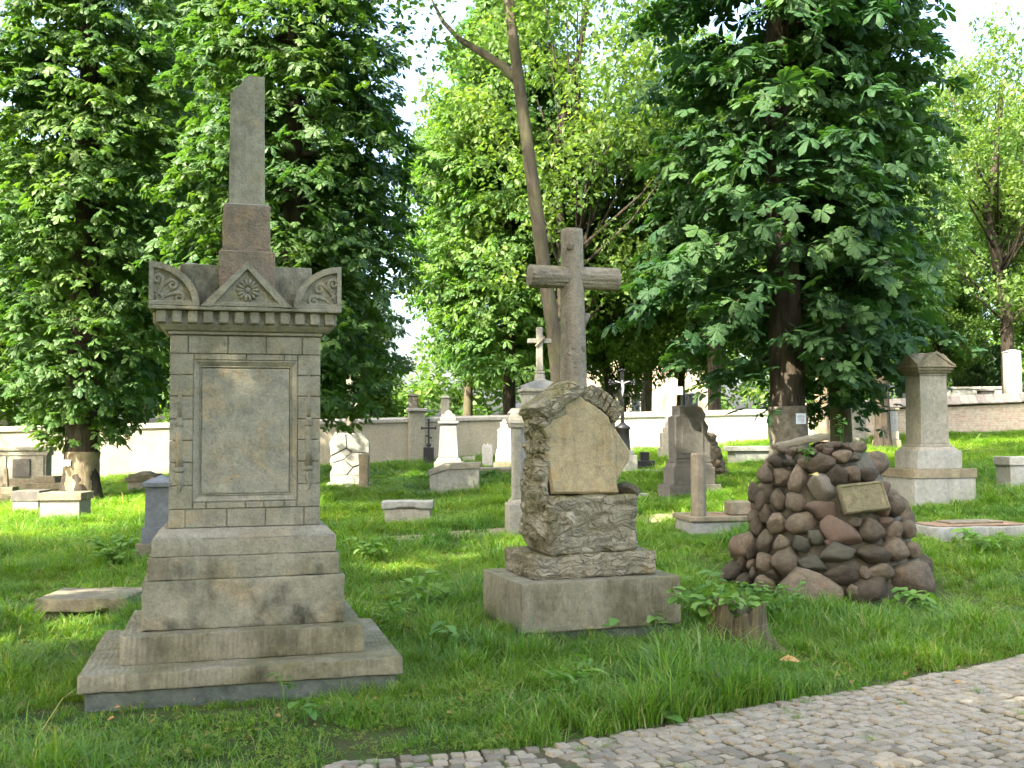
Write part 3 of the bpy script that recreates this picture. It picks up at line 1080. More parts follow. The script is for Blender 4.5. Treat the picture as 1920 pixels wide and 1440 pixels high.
SX_, CX_ = math.sin(YX), math.cos(YX)
def lx(px, y=-.30):
    """local x of a photo column on a face y metres from the axis"""
    a = (px - 960) / F
    return (CX.x - y * SX_ - a * (CX.y + y * CX_)) / (a * SX_ - CX_)
def lz(py, px=1086, y=-.30):
    return at(px, py, CX.y + lx(px, y) * SX_ + y * CX_).z - g0
z2 = zb1 + .196
# rocky body behind the panel
core = rbox(.68, .52, lz(745) - z2, .10, 40, .05, 3.2, 31, layer=.010, z0=z2 - .01)
core.v = [(x + lx(1090, -.2), y + .05, z) for x, y, z in core.v]
core.build('rock_body', M['rockface'], cr, True)
def slab_panel(name, pts, y0, th, mat, b=.012):
    P = [(lx(a, y0), lz(c, a, y0)) for a, c in pts]
    # densify and roughen the outline
    Q = []
    for i in range(len(P)):
        a, b_ = Vector(P[i]), Vector(P[(i + 1) % len(P)])
        n = max(1, int((b_ - a).length / .03))
        for j in range(n):
            p = a.lerp(b_, j / n)
            p += Vector((mnoise.noise(Vector((p.x * 14, p.y * 14, 1))), mnoise.noise(Vector((p.x * 14, p.y * 14, 7))))) * .006
            Q.append(tuple(p))
    return MB().prism(Q, y0, y0 + th, b).build(name, mat, cr)
slab_panel('blank_tablet', [(1034, 926), (1028, 880), (1022, 850), (1026, 822), (1014, 800), (1035, 772), (1082, 737), (1118, 760), (1142, 782), (1150, 806), (1158, 850), (1154, 890), (1160, 926)][::-1], -.335, .2, M['yellowpanel'], .02)
slab_panel('wing_slab', [(1146, 792), (1162, 815), (1182, 846), (1180, 862), (1158, 898), (1152, 920), (1140, 920)][::-1], -.285, .2, M['yellowpanel'], .02)
# ledge in two carved stones, rocks on the left, roof stones
def lump(name, px, py, w_, h_, d_, y, rot=0, seed=1, mat='rockface', sub=4, amp=.22, cuts=5, ry=0.0, label=None):
    me = rockmesh(name, M[mat], seed, sub, amp, cuts, .10)
    kk = DF / F
    o = obj(name, me, cr, (lx(px, y), y, lz(py, px, y)), (ry, R(-rot), 0), (w_ * kk / 2, d_ / 2, h_ * kk / 2))
    return o
led = rbox(.78, .36, lz(930) - z2 + .01, .035, 80, .020, 5, 41, chip=.03, layer=.007, z0=0, lfreq=22)
led.v = [(x + lx(1100, -.25), y - .19 + (.03 * max(0, (x + .1)) if x > -.1 else 0), z + z2 - .005) for x, y, z in led.v]
led.build('layered_ledge', M['rockface'], cr, True)
def rough(name, px, py, w_, h_, d_, y, rot, seed, mat='rocklump', amp=.035, lay=.010, b=.045):
    m_ = rbox(w_, d_, h_, b, 44, amp, 5, seed, chip=.03, layer=lay, z0=-h_ / 2, lfreq=18)
    q_ = MB(); q_.add(m_.v, m_.f, Matrix.Translation((lx(px, y - d_ / 2), y, lz(py, px, y - d_ / 2))) @ Matrix.Rotation(R(-rot), 4, 'Y'))
    return q_.build(name, M[mat], cr, True)
rough('carved_rock', 1056, 980, .32, .30, .26, -.24, 4, 81, amp=.06, b=.09)
rough('carved_rock', 1017, 960, .12, .46, .42, -.10, 3, 82, amp=.05)
rough('carved_rock', 1022, 866, .11, .36, .40, -.10, -4, 83, amp=.05)
rough('carved_rock', 1024, 822, .11, .26, .36, -.13, 8, 84, amp=.05)
rough('carved_rock', 1023, 905, .09, .40, .28, -.20, -3, 85, amp=.035)
lump('carved_rock', 1172, 918, 46, 30, .3, -.14, -20, 65, 'rocklump', amp=.3, cuts=10)
rough('mossy_roof_stone', 1052, 748, .44, .13, .50, -.13, 33, 86, amp=.03, lay=.022, b=.04)
rough('mossy_roof_stone', 1038, 780, .27, .085, .42, -.14, 27, 87, amp=.025, lay=.015, b=.03)
for i, (a, c) in enumerate(((1095, 735), (1106, 740), (1117, 747), (1128, 755), (1139, 764), (1147, 775))):
    s = rbox(.058, .36, .15, .018, 10, .008, 8, 70 + i, chip=.02)
    mm = Matrix.Translation((lx(a, -.30), -.16, lz(c, a, -.30) - .07)) @ Matrix.Rotation(R(38 - i * 2), 4, 'Y')
    q = MB(); q.add(s.v, s.f, mm)
    q.build('roof_slab', M['rockface'], cr, True)
# the cross of two stone logs
def log(name, p0, p1, r0, r1, gro, seed, nseg=40, n=40):
    p0, p1 = Vector(p0), Vector(p1)
    pts = [p0.lerp(p1, i / nseg) for i in range(nseg + 1)]
    e_ = (p1 - p0).normalized() * .004
    pts = [p0 - e_] + pts + [p1 + e_]
    rad = [r0 * .86] + [r0 + (r1 - r0) * i / nseg for i in range(nseg + 1)] + [r1 * .86]
    def fn(g, t):
        c = Vector((math.cos(g) * 3.2, math.sin(g) * 3.2, t * 3 + seed))
        v = mnoise.noise(Vector((math.cos(g) * 5 + seed, math.sin(g) * 5, t * 2.2)))
        v2 = mnoise.noise(Vector((math.cos(g) * 11 + seed, math.sin(g) * 11, t * 5)))
        return 1 + gro * (v + .6 * v2) - gro * .8 * max(0, -v2 * 2 - .4)
    return MB().tube(pts, rad, n, None, fn).build(name, M['cross'], cr, True)
DK = CX.y + .02
kk = DK / F
xc = lambda px: ((px - 960) * kk - CX.x) / math.cos(YX)
cpx = at(1076, 640, DK)
lxp = (cpx.x - CX.x) * math.cos(YX)
zc0, zc1 = at(1076, 740, DK).z - g0, at(1075, 431, DK).z - g0
log('cross_post', (lxp, .02, zc0 - .1), (lxp - .008, .02, zc1), 25.5 * kk, 20 * kk, .05, 3)
za = at(1075, 521, DK).z - g0
log('cross_arm', (lxp - 82 * kk / math.cos(YX), .02, za), (lxp + 86 * kk / math.cos(YX), .02, za), 20.5 * kk, 21 * kk, .12, 11, 60, 64)
for (dx, py, rr) in ((-11, 465, .03), (9, 655, .035), (-8, 655, .03)):
    me = rockmesh('knot', M['cross'], int(py), 2, .2, 0)
    obj('knot', me, cr, (lxp + dx * kk, .02 - 17 * kk, at(1076, py, DK).z - g0), None, (rr, .028, rr * 1.3))
stub = MB().tube([(lxp + 18 * kk, .02, at(1076, 610, DK).z - g0), (lxp + 30 * kk, .02, at(1076, 588, DK).z - g0)], [.035, .025], 10)
stub.build('branch_stub', M['cross'], cr, True)

# ================================================================== cairn of field stones
ca = at(1560, 1000, 10.75)
CA = Vector((ca.x, ca.y, gz(ca.x, ca.y)))
cairn = thing('boulder_cairn', 'large cone of reddish field boulders with a slanted stone plaque', 'cairn', CA, 0)
foot(CA, 0, 1.96, 1.96, 0)
foot((CA.x - .05, CA.y - 1.0), 0, 1.2, .40, 0)
CH = 1.40
def crad(z): return 1.06 - .60 * max(0, z) / CH
MB().lathe([(crad(0) - .10, -.1), (crad(.3) - .12, .3), (crad(.7) - .12, .7), (crad(1.1) - .12, 1.1), (crad(1.36) - .13, 1.33), (.15, 1.38)], 28).build('mortar_core', M['mortar'], cairn, True)
BM = {}
for key, ns in (('boulder', 9), ('boulderpale', 2), ('boulderpink', 3), ('bouldergreen', 3)):
    BM[key] = [rockmesh('stone', M[key], 100 + 17 * i + len(key), 3, .34 if key != 'bouldergreen' else .4, 9 if key != 'bouldergreen' else 13, .03) for i in range(ns)]
ST = [(485,245,85,85,0,''),(525,188,70,42,-10,''),(575,195,62,50,0,''),(640,188,90,45,5,''),(700,198,65,45,0,''),(745,170,60,40,0,''),(785,195,62,42,0,'k'),(840,160,55,38,0,''),(885,166,52,40,0,''),
(865,215,104,86,0,''),(935,185,45,34,0,''),(940,228,70,58,0,'g'),(745,250,160,92,14,''),(645,258,66,66,0,''),(425,315,86,104,0,''),(515,328,118,124,-10,''),(610,345,98,152,-8,''),(555,252,100,42,0,'g'),
(742,382,146,158,0,'p'),(835,322,112,116,0,''),(925,312,104,104,0,''),(1015,315,124,98,0,''),(1095,400,88,112,0,'k'),(365,405,62,132,0,''),(396,445,58,140,0,''),(447,412,74,104,0,''),(497,452,96,116,30,''),
(595,477,130,112,0,''),(745,515,168,112,0,'k'),(436,532,74,114,0,''),(495,582,120,118,0,''),(620,590,170,128,0,''),(385,597,90,124,0,''),(848,636,228,142,-28,'k'),(935,578,78,62,0,''),(1030,626,146,128,0,''),
(1112,575,74,62,0,'k'),(1105,495,84,92,0,'k'),(1165,490,104,118,0,''),(1155,620,126,126,0,''),(1235,606,104,124,0,''),(320,682,94,152,0,''),(360,722,80,114,0,''),(430,682,94,134,0,''),(530,692,106,88,0,''),
(640,692,100,96,0,'g'),(720,655,96,96,15,'g'),(790,695,54,52,0,'k'),(845,750,206,114,-10,'g'),(1040,752,202,108,0,''),(1165,727,156,114,-20,''),(1260,722,96,114,0,''),(305,797,76,94,0,''),(355,808,50,64,0,''),
(420,802,116,110,0,''),(545,797,156,178,0,''),(690,807,166,96,0,'g'),(870,857,198,98,0,''),(990,852,60,80,0,''),(1085,838,158,82,0,''),(1262,884,290,196,-20,''),(695,950,408,206,0,''),(920,945,66,70,0,''),
(1020,955,226,146,0,''),(240,842,94,114,0,''),(315,892,96,76,0,''),(420,908,126,96,0,''),(205,872,56,84,0,''),(370,852,46,66,0,''),(480,860,70,60,0,''),(760,905,70,60,0,'')]
rn = random.Random(11)
def cone_hit(px, py):
    r = ray(px, py)
    t = 8.6
    while t < 12.5:
        q = Vector((0, 0, CAMZ)) + r * (t / r.y)
        rad = crad(q.z - CA.z)
        if math.hypot(q.x - CA.x, q.y - CA.y) < rad and q.z - CA.z < CH + .06:
            return q
        t += .02
    q = Vector((0, 0, CAMZ)) + r * ((CA.y - .15) / r.y)
    return q
for i, (cx, cy, w_, h_, rot, kd) in enumerate(ST):
    px, py = cx / 2.881 + 1280, cy / 2.881 + 780
    q = cone_hit(px, py)
    kk = q.y / F / 2.881
    key = {'': 'boulder', 'p': 'boulderpale', 'k': 'boulderpink', 'g': 'bouldergreen'}[kd]
    me = BM[key][rn.randrange(len(BM[key]))]
    sw, sh_ = w_ * kk / 2 * 1.06, h_ * kk / 2 * 1.07
    dp = min(max(min(sw, sh_) * 1.15, .07), .22)
    az = math.atan2(q.y - CA.y, q.x - CA.x) + math.pi / 2
    az = max(-.9, min(.9, az))
    rot += rn.uniform(-9, 9)
    m = Matrix.Rotation(az * .7, 4, 'Z') @ Matrix.Rotation(R(-rot), 4, 'Y') @ Matrix.Rotation(R(-16), 4, 'X')
    out = Vector((q.x - CA.x, q.y - CA.y, 0)).normalized() if True else 0
    q = q - out * dp * .42
    # vary which face of the stone shows, keeping the outline
    o = obj('stone', me, cairn, q - CA, m.to_euler(), (sw, dp, sh_))
    if (rn.random() < .5): o.scale.x *= -1
# far side, not listed stone by stone
for i in range(86):
    z = rn.uniform(.05, 1.28)
    a = rn.uniform(.08, math.pi - .08)
    rr = crad(z)
    s = rn.uniform(.10, .19)
    key = rn.choice(['boulder'] * 5 + ['boulderpink', 'bouldergreen'])
    obj('stone', BM[key][rn.randrange(len(BM[key]))], cairn, (rr * math.cos(a) * .95, rr * math.sin(a) * .95, z), (rn.uniform(-.4, .4), rn.uniform(-.4, .4), a - math.pi / 2), (s, s * .85, s * rn.uniform(.7, 1)))
for i in range(16):
    a = rn.uniform(0, 6.28); rr = rn.uniform(.05, .33); s = rn.uniform(.07, .11)
    obj('stone', BM['boulder'][rn.randrange(9)], cairn, (rr * math.cos(a), rr * math.sin(a), CH - .03), (0, 0, a), (s * 1.2, s, s * .7))
# plaque
pq = [cone_hit(1280 + a / 2.881, 780 + b / 2.881) for a, b in ((858, 545), (1108, 520), (1045, 365), (815, 395))]
ctr = sum(pq, Vector()) / 4
ux = ((pq[1] - pq[0]) + (pq[2] - pq[3])).normalized()
uy = ((pq[3] - pq[0]) + (pq[2] - pq[1]))
uy = (uy - ux * uy.dot(ux)).normalized()
un = ux.cross(uy).normalized()
wq = ((pq[1] - pq[0]).length + (pq[2] - pq[3]).length) / 2
hq = ((pq[3] - pq[0]).length + (pq[2] - pq[1]).length) / 2
if un.y > 0: un = -un; 
mq = Matrix((ux, un * -1 if False else -un, uy)).transposed().to_4x4()
mq.translation = ctr - CA + un * .075
pl = rbox(wq, .06, hq, .008, 24, .002, 8, 5, chip=.012, z0=-hq / 2)
b2 = MB(); b2.add(pl.v, pl.f, mq)
plq = b2.build('plaque', M['plaque'], cairn, True)
b3 = MB()
for (a, b, c, d) in ((-wq / 2 + .008, wq / 2 - .008, -hq / 2 + .008, -hq / 2 + .03), (-wq / 2 + .008, wq / 2 - .008, hq / 2 - .03, hq / 2 - .008), (-wq / 2 + .008, -wq / 2 + .03, -hq / 2 + .031, hq / 2 - .031), (wq / 2 - .03, wq / 2 - .008, -hq / 2 + .031, hq / 2 - .031)):
    b3.box(a, b, -.040, -.026, c, d, .003, mq)
b3.build('rim', M['plaque'], plq)

# ================================================================== other graves
def stack(t, k, layers, mat, y=0.0, x=0.0, z=-.06, b=None):
    """layers from the ground up: (part, width, depth, height[, top factor[, material]]) in photo pixels"""
    zc = z
    first = True
    for L in layers:
        part, w_, d_, h_ = L[:4]
        tf = L[4] if len(L) > 4 and L[4] else None
        m = M[L[5]] if len(L) > 5 and L[5] else M[mat]
        hh = h_ * k + (-z if first and z < 0 else 0)
        mb = MB()
        mb.box(x - w_ * k / 2, x + w_ * k / 2, y - d_ * k / 2, y + d_ * k / 2, zc, zc + hh, b or max(.006, .8 * k), top=(tf if isinstance(tf, tuple) else (tf, tf)) if tf else None)
        mb.build(part, m, t)
        zc += hh + .001
        first = False
    return zc

def grave(name, label, cat, px, py, yaw, w_, d_, group=None, d=None):
    """px,py: middle of the front foot of the thing"""
    p = gp(px, py) if d is None else at(px, py, d)
    k = p.y / F
    yaw = R(yaw)
    c = Vector((p.x, p.y)) + Vector((-math.sin(yaw), math.cos(yaw))) * (d_ * k / 2)
    t = thing(name, label, cat, (c.x, c.y, min(gz(c.x, c.y), p.z if d is None else 99)), yaw, group)
    foot(c, yaw, w_ * k, d_ * k, -.01)
    return t, k

# --- left of the tall monument
t, k = grave('grave_stele', 'blue-grey granite stele with a low pyramid cap left of the tall monument', 'gravestone', 294, 1055, 6, 78, 78)
stack(t, k, [('base', 78, 78, 35, None, 'brownstone'), ('plinth', 62, 62, 29), ('shaft', 52, 52, 75, .96), ('cap', 62, 62, 9), ('cap_pyramid', 60, 60, 13, .04)], 'bluestone')
p = gp(147, 1164)
k = p.y / F
t = thing('grave_slab', 'low brown stone slab resting on blocks in the grass at far left', 'grave slab', (p.x, p.y + .35, gz(p.x, p.y + .35)), R(3))
foot((p.x, p.y + .35), R(3), .74, .62)
for sx in (-.26, .26):
    rbox(.20, .5, .13, .02, 8, .01, 6, 3 + sx, z0=-.06).build('support_block', M['brownstone'], t, True).location.x = sx
rbox(.79, .70, .115, .012, 30, .008, 5, 17, chip=.03, z0=.071).build('slab', M['brownstone'], t, True)
t, k = grave('box_tomb', 'white-sided box tomb with a thick grey lid, nearest on the left', 'tomb', 111, 977, 4, 78, 70)
stack(t, k, [('body', 72, 66, 38, None, 'palestone'), ('lid', 80, 74, 14)], 'brownstone')
t, k = grave('box_tomb', 'sunlit low box tomb with a dark lid at the left edge', 'tomb', 47, 963, 4, 50, 60)
stack(t, k, [('body', 46, 58, 22, None, 'white'), ('lid', 52, 62, 20)], 'darkstone')
t, k = grave('grave_slab', 'dark stepped grave slab just left of the thick lit trunk', 'grave slab', 80, 930, 4, 70, 60)
stack(t, k, [('base', 60, 56, 12), ('lid', 74, 62, 12), ('upper_slab', 40, 50, 12)], 'brownstone')
t, k = grave('stepped_tomb', 'small stepped tomb cut off by the left picture edge', 'tomb', 2, 944, 8, 50, 50)
stack(t, k, [('step', 50, 50, 16), ('step', 36, 36, 14), ('post', 10, 10, 34, .6)], 'brownstone')
t, k = grave('wall_tomb', 'wide wall tomb with cornice and dark inset plaque at far left', 'tomb', 40, 921, -3, 104, 26)
zt = stack(t, k, [('base', 104, 26, 22, None, 'brownstone'), ('body', 92, 22, 44), ('frieze', 98, 25, 9), ('cornice', 106, 30, 7)], 'palestone')
MB().box(-18 * k, 16 * k, -13.6 * k, -10.9 * k, 26 * k, 60 * k, .01).build('dark_plaque', M['darkstone'], t)
for sx in (-1, 1):
    MB().box(sx * 36 * k - 6 * k, sx * 36 * k + 6 * k, -13 * k, -10.9 * k, 23 * k, 65 * k, .01).build('pilaster', M['palestone'], t)
t, k = grave('grave_slab', 'flat tilted slab lying before the cream wall, right of the lit trunk', 'grave slab', 200, 899, 6, 40, 30)
sl2 = rbox(38 * k, 26 * k, 5 * k, .01, 8, .004, 4, 2)
q = MB(); q.add(sl2.v, sl2.f, Matrix.Translation((0, 0, 2 * k)) @ Matrix.Rotation(R(8), 4, 'X')); q.build('slab', M['brownstone'], t)
t, k = grave('box_tomb', 'lidded box tomb behind the blue-grey stele', 'tomb', 265, 926, 5, 58, 60)
stack(t, k, [('body', 52, 54, 22, None, 'palestone'), ('lid', 60, 62, 8, None), ('upper_slab', 50, 54, 6), ('crest', 30, 46, 5, .5)], 'brownstone')

# --- between the two near monuments
t, k = grave('broken_cross_grave', 'rock-pile grave with a one-armed stone cross before the cream wall', 'gravestone', 655, 914, 6, 84, 56)
stack(t, k, [('base_slab', 84, 56, 8)], 'concrete')
polys = [[(-33, 8), (10, 8), (4, 22), (-34, 22)], [(12, 8), (33, 8), (34, 20), (6, 22)], [(-32, 24), (-6, 24), (4, 36), (-10, 50), (-30, 44)], [(-2, 24), (33, 22), (32, 44), (8, 36)],
         [(-30, 47), (-10, 53), (2, 64), (-6, 72), (-33, 58)], [(-8, 52), (6, 39), (32, 47), (34, 62), (6, 64)], [(-34, 61), (-6, 75), (-8, 100), (-26, 102), (-36, 84)], [(-4, 74), (6, 67), (35, 65), (36, 84), (24, 100), (-6, 100)]]
mb = rbox(60 * k, 38 * k, 90 * k, 10 * k, 10, .02, 4, 6, z0=7 * k)
mb.build('rock_core', M['brownstone'], t, True)
rn = random.Random(3)
for i, P in enumerate(polys):
    mx, mz = sum(a for a, b in P) / len(P), sum(b for a, b in P) / len(P)
    q = MB().prism([((mx + (a - mx) * 1.07) * k, (mz + (b - mz) * 1.07) * k) for a, b in P], (-24 + rn.uniform(-1.5, 1)) * k, -8 * k, 1.3 * k)
    q.build('facing_stone', M['concrete'], t)
    MB().prism([(a * k * .95, b * k) for a, b in P][::-1], 24 * k, 8 * k, 2.0 * k).build('facing_stone', M['palestone'], t)
for sx in (-1, 1):
    for j in range(3):
        obj('facing_stone', rockmesh('facing_stone', M['palestone'], 300 + j + sx, 2, .2, 7), t, (sx * 29 * k, 0, (22 + j * 28) * k), (0, 0, 0), (9 * k, 22 * k, 15 * k))
MB().tube([(1 * k, 0, 96 * k), (0, 0, 150 * k), (-1 * k, 0, 212 * k)], [7.5 * k, 6.5 * k, 6 * k], 10).build('cross_post', M['palestone'], t, True)
MB().tube([(0, 0, 178 * k), (25 * k, 0, 178 * k)], [5.5 * k, 5.5 * k], 10).build('cross_arm', M['palestone'], t, True)
MB().tube([(4 * k, 0, 148 * k), (14 * k, -1 * k, 158 * k)], [4 * k, 2.5 * k], 8).build('branch_stub', M['palestone'], t, True)
MB().tube([(-4 * k, 0, 138 * k), (-13 * k, -1 * k, 144 * k)], [4 * k, 3 * k], 8).build('branch_stub', M['palestone'], t, True)
t, k = grave('stone_post', 'short brown weathered post in front of the rock-pile grave', 'post', 682, 915, 4, 20, 16)
rbox(19 * k, 15 * k, 64 * k + .06, 3 * k, 14, .012, 4, 8, chip=.03, z0=-.06).build('shaft', M['brownstone'], t, True)
t, k = grave('low_tomb', 'low concrete tomb with a broken-edged lid alone in the middle grass', 'tomb', 764, 981, 2, 90, 50)
rbox(86 * k, 48 * k, 26 * k + .06, .012, 24, .006, 5, 9, chip=.02, z0=-.06).build('body', M['palestone'], t, True)
rbox(96 * k, 54 * k, 14 * k, .012, 30, .008, 5, 10, chip=.05, z0=26.5 * k).build('lid', M['concrete'], t, True)
t, k = grave('sloped_tomb', 'large pale concrete tomb with one sloping lid side before the grey stele', 'tomb', 853, 926, 3, 96, 62)
MB().prism([(-47 * k, -.06), (46 * k, -.06), (46 * k, 47 * k), (-15 * k, 45 * k), (-47 * k, 34 * k)], -31 * k, 31 * k, .012).build('body', M['concrete'], t)
MB().prism([(-50 * k, 34.5 * k), (-16 * k, 45.7 * k), (49 * k, 47.6 * k), (49 * k, 58 * k), (-17 * k, 56.5 * k), (-50 * k, 43 * k)], -34 * k, 34 * k, .012).build('lid', M['palestone'], t)
t, k = grave('tapered_stele', 'tapered light-grey granite stele with a shell crest before the cream wall', 'gravestone', 841, 890, 2, 54, 46)
zc = stack(t, k, [('base', 54, 46, 24, None, 'palestone'), ('moulding', 48, 40, 7, .9), ('shaft', 38, 32, 64, .82), ('cap', 40, 34, 5), ('crest_block', 30, 24, 7)], 'greystele')
MB().prism([(-14 * k, 0), (14 * k, 0), (13 * k, 5 * k), (8 * k, 7 * k), (6 * k, 11 * k), (0, 14 * k), (-6 * k, 11 * k), (-8 * k, 7 * k), (-13 * k, 5 * k)], -7 * k, 7 * k, .01, Matrix.Translation((0, 0, zc))).build('shell_crest', M['greystele'], t)

def iron_cross(t, k, z0, h, arm, za, r=2.0, mat='black', budd=True):
    mb = MB()
    mb.box(-r * k, r * k, -r * k * .7, r * k * .7, z0, z0 + h * k, .003)
    mb.build('cross_post', M[mat], t)
    mb = MB()
    for s in (-1, 1):
        xs_ = sorted((s * r * k * 1.02, s * arm * k))
        mb.box(xs_[0], xs_[1], -r * k * .7, r * k * .7, z0 + (za - r) * k, z0 + (za + r) * k, .003)
    mb.build('cross_arm', M[mat], t)
    if budd:
        for (x, z) in ((-arm, za), (arm, za), (0, h)):
            q = MB()
            for (a, b) in ((0, 0), (r * 1.2, r * 1.2), (-r * 1.2, r * 1.2), (0, r * 1.6)):
                if x: a, b = math.copysign(b, x), a
                q.lathe([(.1 * k, -r * k), (r * .9 * k, -r * .4 * k), (r * .9 * k, r * .4 * k), (.1 * k, r * k)], 8, Matrix.Translation(((x + a) * k, 0, z0 + (z + b) * k)))
            q.build('trefoil', M[mat], t, True)
t, k = grave('iron_cross_grave', 'thin black iron cross on a black pedestal against the cream wall', 'gravestone', 803, 874, 0, 30, 24)
z_ = stack(t, k, [('base', 30, 24, 8), ('pedestal', 19, 17, 27)], 'black')
iron_cross(t, k, z_, 50, 11, 36, 1.6)
MB().tube([(-6 * k, 0, z_ + 22 * k), (6 * k, 0, z_ + 17 * k)], 1.3 * k, 6).build('foot_bar', M['black'], t)
MB().lathe([(1 * k, 0), (5 * k, 3 * k), (4 * k, 7 * k), (1 * k, 9 * k)], 10, Matrix.Translation((0, 0, z_))).build('cross_foot', M['black'], t, True)
t, k = grave('leaning_slab', 'small pale slab leaning back in the grass under the cream wall', 'grave slab', 880, 868, 0, 26, 14)
q = MB(); s_ = rbox(24 * k, 5 * k, 17 * k, .01, 6, .004, 4, 2); q.add(s_.v, s_.f, Matrix.Translation((0, 0, -.05)) @ Matrix.Rotation(R(-35), 4, 'X') @ Matrix.Rotation(R(-6), 4, 'Y')); q.build('slab', M['palestone'], t)
t, k = grave('headstone', 'narrow sunlit white headstone with a scalloped top', 'gravestone', 914, 874, 0, 22, 10)
MB().prism([(-10 * k, -.06), (10 * k, -.06), (10 * k, 38 * k), (6 * k, 42 * k), (3.3 * k, 38 * k), (0, 43 * k), (-3.3 * k, 38 * k), (-6 * k, 42 * k), (-10 * k, 38 * k)], -4 * k, 4 * k, .01).build('slab', M['white'], t)
t, k = grave('white_stele', 'bright white shouldered stele on a grey base beside the scalloped headstone', 'gravestone', 946, 878, 0, 42, 34)
zc = stack(t, k, [('step', 42, 34, 11, None, 'brownstone'), ('base', 34, 26, 15, None, 'concrete'), ('plinth', 31, 22, 9)], 'white')
MB().prism([(-13 * k, 0), (13 * k, 0), (12 * k, 33 * k), (14 * k, 36 * k), (7 * k, 41 * k), (7 * k, 48 * k), (-7 * k, 48 * k), (-7 * k, 41 * k), (-14 * k, 36 * k), (-12 * k, 33 * k)], -8 * k, 8 * k, .012, Matrix.Translation((0, 0, zc))).build('shaft', M['white'], t)
stack(t, k, [('cap', 16, 18, 3), ('finial', 9, 9, 5, .4)], 'white', z=zc + 48.2 * k)
t, k = grave('grave_kerb', 'low brown kerbed grave in front of the white stele', 'grave slab', 935, 893, 3, 74, 46)
stack(t, k, [('kerb', 74, 46, 12), ('lid', 68, 40, 4, None, 'palestone')], 'brownstone')

# column tomb behind the cross monument
t, k = grave('pilaster_tomb', 'tall tomb with pilasters, gabled attic and small stone cross behind the log cross', 'monument', 1020, 1003, 8, 132, 70)
zc = stack(t, k, [('base', 128, 70, 58), ('base_moulding', 118, 62, 8, .92)], 'palestone')
z1 = zc
MB().box(-44 * k, 44 * k, -24 * k, 24 * k, z1, z1 + 140 * k, .01).build('body', M['greystele'], t)
MB().box(-28 * k, 28 * k, -26.5 * k, -24.1 * k, z1 + 12 * k, z1 + 120 * k, .01).build('inset_plaque', M['concrete'], t)
for sx in (-1, 1):
    pb2 = MB().box(sx * 49 * k - 9 * k, sx * 49 * k + 9 * k, -28 * k, -12 * k, z1, z1 + 134 * k, .012).build('pilaster', M['palestone'], t)
    for j in range(3):
        MB().box(sx * 49 * k + (-5 + 4 * j) * k, sx * 49 * k + (-3 + 4 * j) * k, -29.2 * k, -27.9 * k, z1 + 10 * k, z1 + 120 * k, .004).build('reed', M['palestone'], pb2)
    stack(t, k, [('capital', 26, 26, 7, 1.15), ('capital', 32, 32, 5), ('capital', 30, 28, 14, .85), ('scroll', 32, 24, 10, .5)], 'palestone', x=sx * 49 * k, y=-18 * k, z=z1 + 134 * k)
zc = z1 + 140 * k
zc = stack(t, k, [('attic', 84, 46, 22), ('moulding', 78, 44, 6, 1.06), ('attic', 66, 44, 28), ('moulding', 70, 46, 5), ('cornice', 78, 52, 6)], 'palestone', z=zc)
MB().box(-22 * k, 22 * k, -23.6 * k, -22.05 * k, zc - 36 * k, zc - 16 * k, .006).build('name_panel', M['concrete'], t)
MB().prism([(-33 * k, 0), (33 * k, 0), (33 * k, 8 * k), (0, 19 * k), (-33 * k, 8 * k)], -24 * k, 24 * k, .008, Matrix.Translation((0, 0, zc))).build('gable', M['greystele'], t)
z3 = zc + 15 * k
z3 = stack(t, k, [('cross_foot', 20, 20, 14, .8), ('cross_foot', 17, 17, 5)], 'palestone', z=z3)
MB().box(-6.5 * k, 6.5 * k, -5 * k, 5 * k, z3, z3 + 84 * k, .01, top=(.9, .9)).build('cross_post', M['palestone'], t)
for sx in (-1, 1):
    xs_ = sorted((sx * 6.3 * k, sx * 23 * k))
    MB().box(xs_[0], xs_[1], -4.5 * k, 4.5 * k, z3 + 53 * k, z3 + 62 * k, .008).build('cross_arm', M['palestone'], t)
MB().tube([(-9 * k, -6.5 * k, z3 + 47 * k), (0, -7 * k, z3 + 56 * k), (9 * k, -6.5 * k, z3 + 65 * k)], 1.8 * k, 6).build('carved_garland', M['brownstone'], t)

# --- behind and right of the cross monument
t, k = grave('crucifix_grave', 'black iron crucifix on a round black pedestal right of the log cross', 'gravestone', 1172, 890, 4, 48, 40)
zc = stack(t, k, [('base', 48, 40, 36, None, 'concrete'), ('step', 38, 32, 9, None, 'greystele')], 'concrete')
MB().lathe([(15 * k, 0), (14 * k, 4 * k), (12.5 * k, 38 * k), (15 * k, 41 * k), (15 * k, 44 * k), (7 * k, 49 * k), (5 * k, 52 * k)], 20, Matrix.Translation((0, 0, zc))).build('pedestal', M['black'], t, True)
zc += 51 * k
iron_cross(t, k, zc, 96, 19, 77, 3.2)
fig = MB()
fig.tube([(0, -4.5 * k, zc + 50 * k), (0, -5 * k, zc + 58 * k), (1 * k, -5.5 * k, zc + 66 * k), (0, -5 * k, zc + 73 * k), (0, -5 * k, zc + 77 * k)], [1.2 * k, 1.8 * k, 2.4 * k, 3 * k, 1.4 * k], 8)
fig.tube([(0, -5 * k, zc + 77 * k), (-.6 * k, -6 * k, zc + 79 * k), (-.8 * k, -6 * k, zc + 81.5 * k)], [1.2 * k, 1.9 * k, 1.0 * k], 8)
for s in (-1, 1):
    fig.tube([(0, -5 * k, zc + 75 * k), (s * 7 * k, -4.6 * k, zc + 77.5 * k), (s * 14 * k, -4 * k, zc + 80 * k)], [1.4 * k, 1.1 * k, .8 * k], 6)
fig.build('figure', M['silver'], t, True)
t, k = grave('grave_steps', 'black polished stepped grave beside the crucifix', 'grave slab', 1212, 882, 4, 46, 40)
